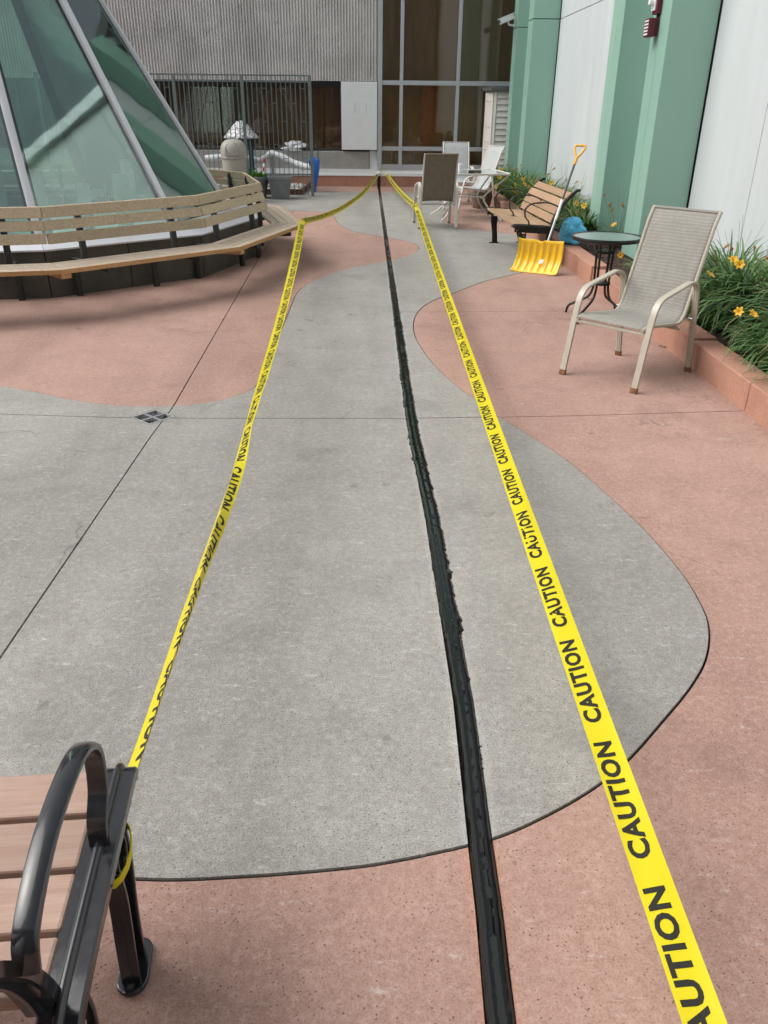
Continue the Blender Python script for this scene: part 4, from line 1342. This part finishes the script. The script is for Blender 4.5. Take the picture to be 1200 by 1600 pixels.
# ================================================================== SLING CHAIRS
def sling_chair(frame, fabric, label, cap, group='high back sling patio chairs'):
    r_ = empty('sling_chair', (0, 0, 0), 0, label, 'chair', group)
    prof = [(-.020, -.009), (.020, -.009), (.024, -.004), (.024, .003), (.020, .008), (.012, .009), (.009, .006), (.006, .009), (-.006, .009), (-.009, .006), (-.012, .009), (-.020, .008), (-.024, .003), (-.024, -.004)]
    for s_ in (-1, 1):
        x = s_ * .285
        pth = fillet([(x, .40, .025), (x, .325, .40), (x, .275, .585), (x, -.16, .660), (x, -.245, .62), (x, -.285, .36), (x, -.33, .025)], .10, 6)
        a = MB(); a.sweep(pth, prof, side=(1, 0, 0)); ar = a.build('arm_and_leg_frame', frame, r_)
        for (yy_, dy, nm) in ((.403, .012, 'foot_cap'), (-.331, -.002, 'foot_cap')):
            a = MB(); a.sweep([(x, yy_ + dy * .4, 0), (x, yy_ - dy * .6, .038)], rrect(.0495, .0205, .004), side=(1, 0, 0)); a.build(nm, cap, ar)
        x2 = s_ * .248
        rail = fillet([(x2, .345, .400), (x2, .28, .418), (x2, -.19, .365), (x2, -.355, .80), (x2, -.43, 1.0), (x2, -.48, 1.075)], .10, 7)
        a = MB(); a.sweep(rail, circle(.013, 8), side=(1, 0, 0)); a.build('side_rail', frame, r_)
        for (y, z) in ((.32, .395), (-.235, .40)):
            a = MB(); a.sweep([(x2, y, z), (x + s_ * .013, y, z)], circle(.007, 8)); a.build('bolt', M['steel'], r_)
    for (y, z) in ((.325, .378), (-.12, .345)):
        a = MB(); a.sweep([(-.275, y, z), (.275, y, z)], rrect(.022, .022, .004), side=(0, 1, 0)); a.build('crossbar', frame, r_)
    a = MB(); a.sweep([(-.248, -.478, 1.070), (.248, -.478, 1.070)], circle(.012, 8)); a.build('top_bar', fabric, r_)
    # sling surface
    rail = fillet([(0, .345, .408), (0, .28, .426), (0, -.19, .373), (0, -.355, .80), (0, -.432, 1.0), (0, -.484, 1.08)], .10, 8)
    rl = [Vector(p) for p in rail]
    dd = [0]
    for p, q in zip(rl[:-1], rl[1:]): dd.append(dd[-1] + (q - p).length)
    N = 44; nx_ = 12; rows = []
    import bisect
    for i in range(N + 1):
        d = dd[-1] * i / N; j_ = min(len(dd) - 2, max(0, bisect.bisect_right(dd, d) - 1))
        t = (d - dd[j_]) / max(1e-6, dd[j_ + 1] - dd[j_])
        rows.append((rl[j_].lerp(rl[j_ + 1], t), d / dd[-1]))
    vs = []; uv = []
    for i, (p, t) in enumerate(rows):
        pn = rows[min(N, i + 1)][0] - rows[max(0, i - 1)][0]
        nrm = Vector((0, -pn.z, pn.y)).normalized()
        if nrm.z < 0 and t < .4: nrm = -nrm
        for k in range(nx_ + 1):
            u = k / nx_; xx = (u - .5) * .50
            sag = -.016 * (1 - (2 * u - 1) ** 2) * math.sin(math.pi * min(1, max(0, t)))
            v = p + Vector((xx, 0, 0)) + (Vector((0, pn.z, -pn.y)).normalized()) * (-.016 * (1 - (2 * u - 1) ** 2) * math.sin(math.pi * t)) * -1
            vs.append(v); uv.append((u, t * 2.2))
    w_ = nx_ + 1
    fs = [(i * w_ + k, i * w_ + k + 1, (i + 1) * w_ + k + 1, (i + 1) * w_ + k) for i in range(N) for k in range(nx_)]
    me = bpy.data.meshes.new('sling_seat'); me.from_pydata([tuple(v) for v in vs], [], fs)
    ul = me.uv_layers.new(name='UVMap')
    for lp in me.loops: ul.data[lp.index].uv = uv[lp.vertex_index]
    me.polygons.foreach_set('use_smooth', [True] * len(fs)); me.materials.append(fabric)
    o = link('sling_seat', me, r_)
    sm_ = o.modifiers.new('s', 'SOLIDIFY'); sm_.thickness = .003; sm_.offset = 0
    return r_


def place(o, cx, cy, fx, fy):
    o.location = (cx, cy, 0)
    o.rotation_euler = (0, 0, math.atan2(fy, fx) - math.pi / 2)


c1 = sling_chair(M['beigemetal'], M['sling'], 'large grey sling patio chair with beige frame and rusty feet, beside the round table', M['rust'])
place(c1, 1.875, 5.575, -.735, -.678)
c2 = sling_chair(M['whitemetal'], M['slingshaded'], 'sling chair with shade-toned brown fabric turned away at the patio table, tape on its left leg', M['canbeige'])
place(c2, 1.055, 13.30, -.06, 1)
c3 = sling_chair(M['whitemetal'], M['slingwhite'], 'pale sling chair facing the viewer on the far side of the patio table', M['canbeige'])
place(c3, 1.73, 16.7, .02, -1)
c4 = sling_chair(M['whitemetal'], M['slingwhite'], 'pale sling chair seen from the side at the right of the patio table', M['canbeige'])
place(c4, 1.86, 15.45, -.93, -.36)

# ---- patio table (four corners, curved legs)
pt = empty('patio_table', (1.66, 14.42, 0), rad(8), 'rectangular glass topped patio table with white curved legs', 'table')
TX, TY = .60, .50
a = MB(); a.sweep(fillet([(-TX, -TY, .72), (TX, -TY, .72), (TX, TY, .72), (-TX, TY, .72), (-TX, -TY + .12, .72)], .1, 5) + [], rrect(.03, .022, .006), side=lambda i: (0, 0, 1)); 
o = a.build('rim', M['whitemetal'], pt)
MB().bb((-TX + .015, -TY + .015, .722), (TX - .015, TY - .015, .728)).build('glass_top', M['tableglass'], pt)
for sx in (-1, 1):
    for sy in (-1, 1):
        a = MB(); a.sweep(spline([(sx * (TX - .03), sy * (TY - .03), .712), (sx * (TX - .13), sy * (TY - .10), .60), (sx * .26, sy * .22, .38), (sx * .27, sy * .22, .26), (sx * .40, sy * .34, .10), (sx * .50, sy * .42, .02)], 6), circle(.014, 8)); a.build('leg', M['whitemetal'], pt)
        a = MB(); a.lathe([(.018, 0), (.02, .02), (.016, .03), (0, .03)], 10, c=(sx * .50, sy * .42, 0)); a.build('foot', M['whitemetal'], pt)
    a = MB(); a.sweep([(sx * .262, -.22, .32), (sx * .262, .22, .32)], circle(.010, 8)); a.build('brace', M['whitemetal'], pt)
for sy in (-1, 1):
    a = MB(); a.sweep([(-.262, sy * .22, .36), (.262, sy * .22, .36)], circle(.010, 8)); a.build('brace', M['whitemetal'], pt)
cpos = atY(719, 268, 14.25)
cup = empty('white_cup', (cpos.x, 14.25, .729), 0, 'white plastic cup standing on the patio table', 'cup')
MB().lathe([(.030, 0), (.034, .01), (.040, .11), (.041, .118), (.037, .118), (.034, .05), (0, .02)], 20).build('cup_body', M['white'], cup)
MB().lathe([(.042, .119), (.042, .126), (.020, .132), (0, .132)], 20).build('cup_lid', M['white'], cup)

# pot next to the table
pp2 = empty('terracotta_pot', (2.12, 15.95, 0), 0, 'large weathered brown pot on the pavement behind the patio table legs', 'pot')
a = MB(); a.lathe([(.15, 0), (.16, .02), (.22, .26), (.235, .27), (.235, .32), (.21, .32), (.20, .27), (0, .27)], 28); a.build('pot_body', plain('terracotta', (.20, .14, .10), .85, nscale=8, namt=.35), pp2)

# ---- small round table
rt_ = empty('round_table', (2.07, 7.22, 0), 0, 'small round black bistro table with frosted glass top behind the sling chair', 'table')
TR = .30
a = MB(); a.lathe([(TR - .02, .675), (TR, .68), (TR + .004, .70), (TR, .712), (TR - .014, .712), (TR - .016, .70), (TR - .02, .69)], 48); a.build('rim', M['blackmetal'], rt_)
mm, nn_, bb_ = new_mat('frosted_glass_top'); g = NG(nn_)
bb_.inputs['Base Color'].default_value = (.20, .26, .245, 1); bb_.inputs['Roughness'].default_value = .22
g.L(g.bump(g.noise(g.co(), 90, 3), .25, .002), bb_.inputs['Normal'])
MB().lathe([(0, .694), (TR - .016, .694), (TR - .016, .706), (0, .706)], 48).build('glass_top', mm, rt_)
for k in range(4):
    a0 = rad(45 + k * 90)
    ca, sa = math.cos(a0), math.sin(a0)
    a = MB(); a.sweep(fillet([(.075 * ca * 1.6, .075 * sa * 1.6, .68), (.082 * ca, .082 * sa, .62), (.070 * ca, .070 * sa, .27), (.10 * ca, .10 * sa, .18), (.31 * ca, .31 * sa, .07), (.325 * ca, .325 * sa, .0)], .05, 5), circle(.011, 8)); a.build('leg', M['blackmetal'], rt_)
for z in (.57, .30):
    MB().lathe([(.062, z), (.078, z), (.078, z + .022), (.062, z + .022)], 20).build('collar', M['blackmetal'], rt_)
MB().lathe([(.0, .655), (.13, .655), (.13, .672), (0, .672)], 20).build('top_plate', M['steel'], rt_)

# ---- snow shovel
# axis leans back against the bench frame
sv = empty('snow_shovel', (0, 0, 0), 0, 'yellow snow shovel with grey shaft leaning against the near end of the tan bench', 'shovel')
P0 = Vector((1.675, 9.52, 0)); P1 = Vector((2.135, 9.25, 0))
ax = (P1 - P0); wd = ax.length; ax.normalize()
top = Vector((2.395, 9.86, 1.31))
mid0 = (P0 + P1) / 2
upv = (top - (mid0 + ax * .03)).normalized()
nrmv = ax.cross(upv).normalized()
if nrmv.y > 0: nrmv = -nrmv
vs = []; NU, NV = 57, 14
SH = .36
for i in range(NV + 1):
    t = i / NV
    for k in range(NU + 1):
        u = k / NU - .5
        bow = .085 * (1 - (2 * t - .75) ** 2) - .03
        rib = .016 * max(0, math.sin(u * math.pi * 2 * 7.0)) ** .6 * (1 if .12 < t < .86 else 0)
        edge = .03 * abs(2 * u) ** 6
        sc_ = 1 + .04 * (1 - t)
        v = mid0 + ax * u * wd * sc_ + Vector((0, 0, 1)) * 0 + upv * (t * SH + (-.012 if abs(u) < .06 and t > .9 else 0)) - nrmv * (bow - edge) + nrmv * rib + nrmv * .045
        vs.append(v)
fs = [(i * (NU + 1) + k, i * (NU + 1) + k + 1, (i + 1) * (NU + 1) + k + 1, (i + 1) * (NU + 1) + k) for i in range(NV) for k in range(NU)]
minz = min(v.z for v in vs)
vs = [v - Vector((0, 0, minz - .003)) for v in vs]
o = MB().add(vs, fs, True).build('scoop', M['yellowplastic'], sv)
md = o.modifiers.new('s', 'SOLIDIFY'); md.thickness = .007
hs0 = mid0 + ax * .03 + upv * .20 - nrmv * .01
a = MB(); a.sweep([hs0, hs0 + (top - hs0) * .52], circle(.0145, 12)); a.build('lower_shaft', M['steel'], sv)
a = MB(); a.sweep([hs0 + (top - hs0) * .50, hs0 + (top - hs0) * .88], circle(.013, 12)); a.build('upper_shaft', plain('dark_grey_shaft', (.07, .075, .085), .35), sv)
a = MB(); a.sweep([hs0 + (top - hs0) * .34, hs0 + (top - hs0) * .52], circle(.0155, 12)); a.build('shaft_sleeve', M['white'], sv)
hb = hs0 + (top - hs0) * .86
gx = (ax * 1.0).normalized()
ln = (top - hb)
gp = [hb + upv * .0, hb + upv * .05, hb + upv * .085 - gx * .028, hb + upv * .155 - gx * .058, hb + upv * .185 - gx * .05, hb + upv * .188, hb + upv * .185 + gx * .05, hb + upv * .155 + gx * .058, hb + upv * .085 + gx * .028, hb + upv * .05]
a = MB(); a.sweep(spline(gp, 4), circle(.0125, 10)); a.sweep([hb - upv * .03, hb + upv * .055], circle(.018, 12)); a.build('d_grip', M['grip'], sv)
stq = mid0 + ax * .045 + upv * .13
a = MB(); a.add([stq + nrmv * .032 - ax * .025 - upv * .025, stq + nrmv * .032 + ax * .02 - upv * .02, stq + nrmv * .034 + ax * .025 + upv * .028, stq + nrmv * .034 - ax * .018 + upv * .025], [(0, 1, 2, 3)]); a.build('sticker', M['white'], sv)

# ---- blue bag behind the bench
bg_ = crumple('blue_bag', 'bright blue plastic bag stuffed beside the bench on the flower bed edge', 'bag', (2.50, 10.22, .35), (.15, .15, .16), M['fabricblue'], 9, .24, 4)
bg_['category'] = 'bag'

# ================================================================== CAUTION TAPE
def word_mesh():
    cu = bpy.data.curves.new('CAUTION', 'FONT'); cu.body = 'CAUTION'; cu.size = 1.0; cu.offset = .040; cu.space_character = 1.12
    cu.resolution_u = 3
    o = bpy.data.objects.new('tmp', cu); COL.objects.link(o)
    bpy.context.view_layer.update()
    dg = bpy.context.evaluated_depsgraph_get()
    me = bpy.data.meshes.new_from_object(o.evaluated_get(dg))
    bpy.data.objects.remove(o)
    bm = bmesh.new(); bm.from_mesh(me)
    xs_ = [v.co.x for v in bm.verts]; ys_ = [v.co.y for v in bm.verts]
    x0, x1, y0, y1 = min(xs_), max(xs_), min(ys_), max(ys_)
    for v in bm.verts: v.co = Vector(((v.co.x - x0) / (x1 - x0), (v.co.y - y0) / (y1 - y0), 0))
    bmesh.ops.bisect_plane(bm, geom=bm.verts[:] + bm.edges[:] + bm.faces[:], plane_co=(0, FOLDV, 0), plane_no=(0, 1, 0))
    for k in range(1, 8):
        bmesh.ops.bisect_plane(bm, geom=bm.verts[:] + bm.edges[:] + bm.faces[:], plane_co=(k / 8, 0, 0), plane_no=(1, 0, 0))
    bmesh.ops.triangulate(bm, faces=bm.faces)
    V = [(v.co.x, v.co.y) for v in bm.verts]; Fc = [tuple(v.index for v in f.verts) for f in bm.faces]
    bm.verts.index_update()
    Fc = [tuple(v.index for v in f.verts) for f in bm.faces]
    bm.free()
    return V, Fc


TW = .076
# letters span v from LV0 to LV1 of the tape width (v in -1..1)
LV0, LV1 = -.46, .78
FOLDV = (0 - LV0) / (LV1 - LV0)
WORD = word_mesh()


def tape(root, ctrl, label_len=.362, pitch=.42, start=.1, flip=1, reverse=False, n=240, name='tape_strip'):
    """ctrl: list of (point, width dir, fold height factor 0..1)"""
    pts = [Vector(c[0]) for c in ctrl]
    dd = [0]
    for p, q in zip(pts[:-1], pts[1:]): dd.append(dd[-1] + (q - p).length)
    T_ = dd[-1]

    def ev(s):
        s = min(max(s, 0), T_)
        i = 0
        while i < len(dd) - 2 and s > dd[i + 1]: i += 1
        t = (s - dd[i]) / (dd[i + 1] - dd[i])
        p = pts[i].lerp(pts[i + 1], t)
        w = (Vector(ctrl[i][1]).normalized() * (1 - t) + Vector(ctrl[i + 1][1]).normalized() * t).normalized()
        f = ctrl[i][2] * (1 - t) + ctrl[i + 1][2] * t
        tg = (pts[min(i + 1, len(pts) - 1)] - pts[i]).normalized()
        w = (w - tg * w.dot(tg)).normalized()
        nn = w.cross(tg)
        if nn.z < 0: nn = -nn
        return p, w, nn, f

    def surf(s, v, off=0.0):
        p, w, nn, f = ev(s)
        a = f * rad(58)
        hw = TW / 2
        curl = (.004 * math.sin(s * 2.3) + .002 * math.sin(s * 7.1 + 1)) * (1 - v * v) * max(0, 1 - f) + .0012 * math.sin(s * 11 + v * 3)
        return p + w * v * hw * math.cos(a) + nn * (-abs(v) * hw * math.sin(a) + off + curl)
    vs = []; m_ = 8
    vv = [-1, -.75, -.5, -.25, 0, .25, .5, .75, 1]
    for i in range(n + 1):
        s = T_ * (i / n)
        for v in vv: vs.append(surf(s, v))
    m1 = len(vv)
    fs = [(i * m1 + k, i * m1 + k + 1, (i + 1) * m1 + k + 1, (i + 1) * m1 + k) for i in range(n) for k in range(m1 - 1)]
    o = MB().add(vs, fs, True).build(name, M['tape'], root)
    s0 = start
    V, Fc = WORD
    while s0 + label_len * .99 < T_:
        vs = []
        for (x, y) in V:
            s = s0 + (x if not reverse else 1 - x) * label_len
            v = LV0 + y * (LV1 - LV0)
            vs.append(surf(s, v * flip, .0008))
        me = bpy.data.meshes.new('lettering'); me.from_pydata([tuple(v) for v in vs], [], Fc); me.materials.append(M['ink'])
        link('lettering', me, o)
        s0 += pitch
    return o


eye = Vector((0, 0, H))
def facing(p, tg, roll=0.0):
    """width direction for a strip seen flat from standing height over the walkway, rolled about its length"""
    tg = tg.normalized(); v = (eye - p).normalized()
    w = tg.cross(v).normalized()
    return Matrix.Rotation(rad(roll), 3, tg) @ w


rt2 = empty('caution_tape', (0, 0, 0), 0, 'right hand yellow caution tape running from rear wall past the patio chair leg', 'tape', None)
A0 = atY(604, 272, WY - .03); A1 = Vector((.755, 13.25, .29)); A2 = Vector((.602, .844, .252)); A3 = A2 + (A2 - A1).normalized() * 1.6
# near straight run (viewer end first so that the lettering reads away from the viewer)
c_ = []
N = 26
for i in range(N + 1):
    t = i / N
    p = A3.lerp(A1, t) - Vector((0, 0, .03 * math.sin(math.pi * t)))
    w = facing(p, A1 - A3, 9 * math.sin(t * 7) + 5 * math.sin(t * 17))
    # mostly lying towards the sky, as it would from any side
    w = (w * .75 + Vector((.9, 0, .42)) * .25)
    c_.append((p, -w if w.x > 0 else w, 0))
c_ = [(p, (w if w.x < 0 else -w), f) for p, w, f in c_]
tape(rt2, c_, pitch=.435, start=.222, flip=1)
c_ = []
for i in range(15):
    t = i / 14
    p = A1.lerp(A0, t) - Vector((0, 0, .045 * math.sin(math.pi * t)))
    w = facing(p, A0 - A1, 12 * math.sin(5 * t)); w = w if w.x < 0 else -w
    c_.append((p, w, 0))
tape(rt2, c_, start=.1, n=90)
# knot round the chair leg
a = MB(); a.sweep([(.772 + .03 * math.cos(q), 13.27 + .035 * math.sin(q), .285 + .004 * q) for q in [i * .5 for i in range(26)]], rrect(.05, .002, .0008), side=(0, 0, 1)); a.build('knot', M['tape'], rt2)

lt = empty('caution_tape', (0, 0, 0), 0, 'twisted left hand yellow caution tape from rear wall via timber bench corner to black bench', 'tape', None)
B0 = atY(590, 273, WY - .03); B1 = Vector((-.775, 9.97, .475)); B2 = Vector((-.512, 1.12, .375))
fars = []
fx = [(476, 347), (494, 341), (518, 333), (537.5, 323.5), (552, 313.5), (565.7, 303), (580, 287), (590, 273)]
for k, (x, y) in enumerate(fx):
    fars.append(atY(x, y, 10.0 + (WY - .03 - 10.0) * ((k / 7) ** 1.0)))
sp = spline([B1] + fars[1:], 4)
def _w(p):
    w = facing(p, B0 - B1, 0)
    return w if w.x < 0 else -w
tape(lt, [(p, _w(p), 0) for p in sp], start=.2, n=110, reverse=False)
# near run from bench corner towards the viewer
c_ = []
rolls = [(0, 8), (.15, 14), (.45, 40), (.64, 50), (.745, 68), (.80, 42), (.87, 2), (.91, -9), (.955, -13), (1, -20)]
folds = [(0, 0), (.74, 0), (.80, .7), (.87, 1.12), (.93, 1.24), (1, 1.24)]
def itp(tab, t):
    for (a0, b0), (a1, b1) in zip(tab[:-1], tab[1:]):
        if t <= a1: return b0 + (b1 - b0) * (t - a0) / (a1 - a0)
    return tab[-1][1]
N = 90
for i in range(N + 1):
    t = i / N
    p = B1.lerp(B2, t) - Vector((-.045 * math.sin(math.pi * t), 0, .02 * math.sin(math.pi * t)))
    w = facing(p, B2 - B1, 0)
    if w.x < 0: w = -w
    w = Matrix.Rotation(rad(itp(rolls, t)), 3, (B2 - B1).normalized()) @ w
    c_.append((p, w, itp(folds, t)))
tape(lt, c_, start=.26, flip=1, n=320)
a = MB(); a.sweep([(-.775 + .002 * i, 9.97 + .014 * math.cos(i), .452 + .030 * math.sin(i * .9)) for i in range(9)], rrect(.05, .002, .0008), side=(1, 0, 0)); a.build('bench_wrap', M['tape'], lt)
a = MB()
kn = [(-.475, 1.10 + .065 * math.cos(q), .36 + .02 * math.sin(q)) for q in [0]]
ring_ = [(-.508 + .030 * math.cos(q) * (1.0), 1.135 + .055 * math.sin(q), .352 + .028 * math.sin(q)) for q in [i * .45 for i in range(15)]]
a.sweep(ring_, rrect(.020, .003, .001), side=(0, 0, 1)); a.build('leg_wrap', M['tape'], lt)

pz = atY(592, 271, WY)
wc = crumple('white_tape_wad', 'small white wad of tape where both caution tapes meet on the rear wall sill', 'tape wad', (pz.x, WY - .02, pz.z), (.05, .03, .04), M['white'], 4, .3, 2)

# ================================================================== small litter on the pavement
lf_m = plain('dry_leaf', (.16, .09, .05), .9)
for i, (x, y, lab) in enumerate([(1035, 543, 'tiny dry brown leaf beside the kerb behind the sling chair foot'), (922, 468, 'tiny dark leaf crumb on the red slab by the round table foot'), (746, 357, 'tiny brown leaf on the red slab left of the tan bench leg')]):
    p = G(x, y)
    rn = random.Random(i)
    l_ = .03 if i != 3 else .07
    pts = [(l_ * math.cos(a) * (1 if i != 3 else 1), l_ * (.4 if i != 3 else .04) * math.sin(a)) for a in [k * math.pi / 4 for k in range(8)]]
    mb = MB(); mb.add([(px0 * 1, py0, .004 + .006 * (k % 2)) for k, (px0, py0) in enumerate(pts)] + [(0, 0, .003)], [(k, (k + 1) % 8, 8) for k in range(8)])
    o = mb.build('dry_leaf' if i != 3 else 'twig', lf_m); o.location = (p.x, p.y, .006); o.rotation_euler = (0, 0, rn.random() * 3)
    tagit(o, lab, 'leaf' if i != 3 else 'twig')

# ================================================================== building behind the viewer (seen only in reflections)
bk = empty('opposite_building', (0, -5.5, 0), 0, 'plain dark grey building behind the viewer, closing the courtyard', 'building')
MB().bb((-30, -6, -.2), (3.3, 0, 9)).build('wall', plain('dark_render', (.16, .16, .16), .8, nscale=1), bk)
for x in range(-28, 2, 3):
    for z in (1.0, 4.4, 7.8):
        w_ = MB().bb((x, .001, z), (x + 2.2, .06, z + 1.8)).build('window', M['alu'], bk)
        MB().bb((x + .06, .061, z + .06), (x + 2.14, .07, z + 1.74)).build('pane', M['roomdark'], w_)
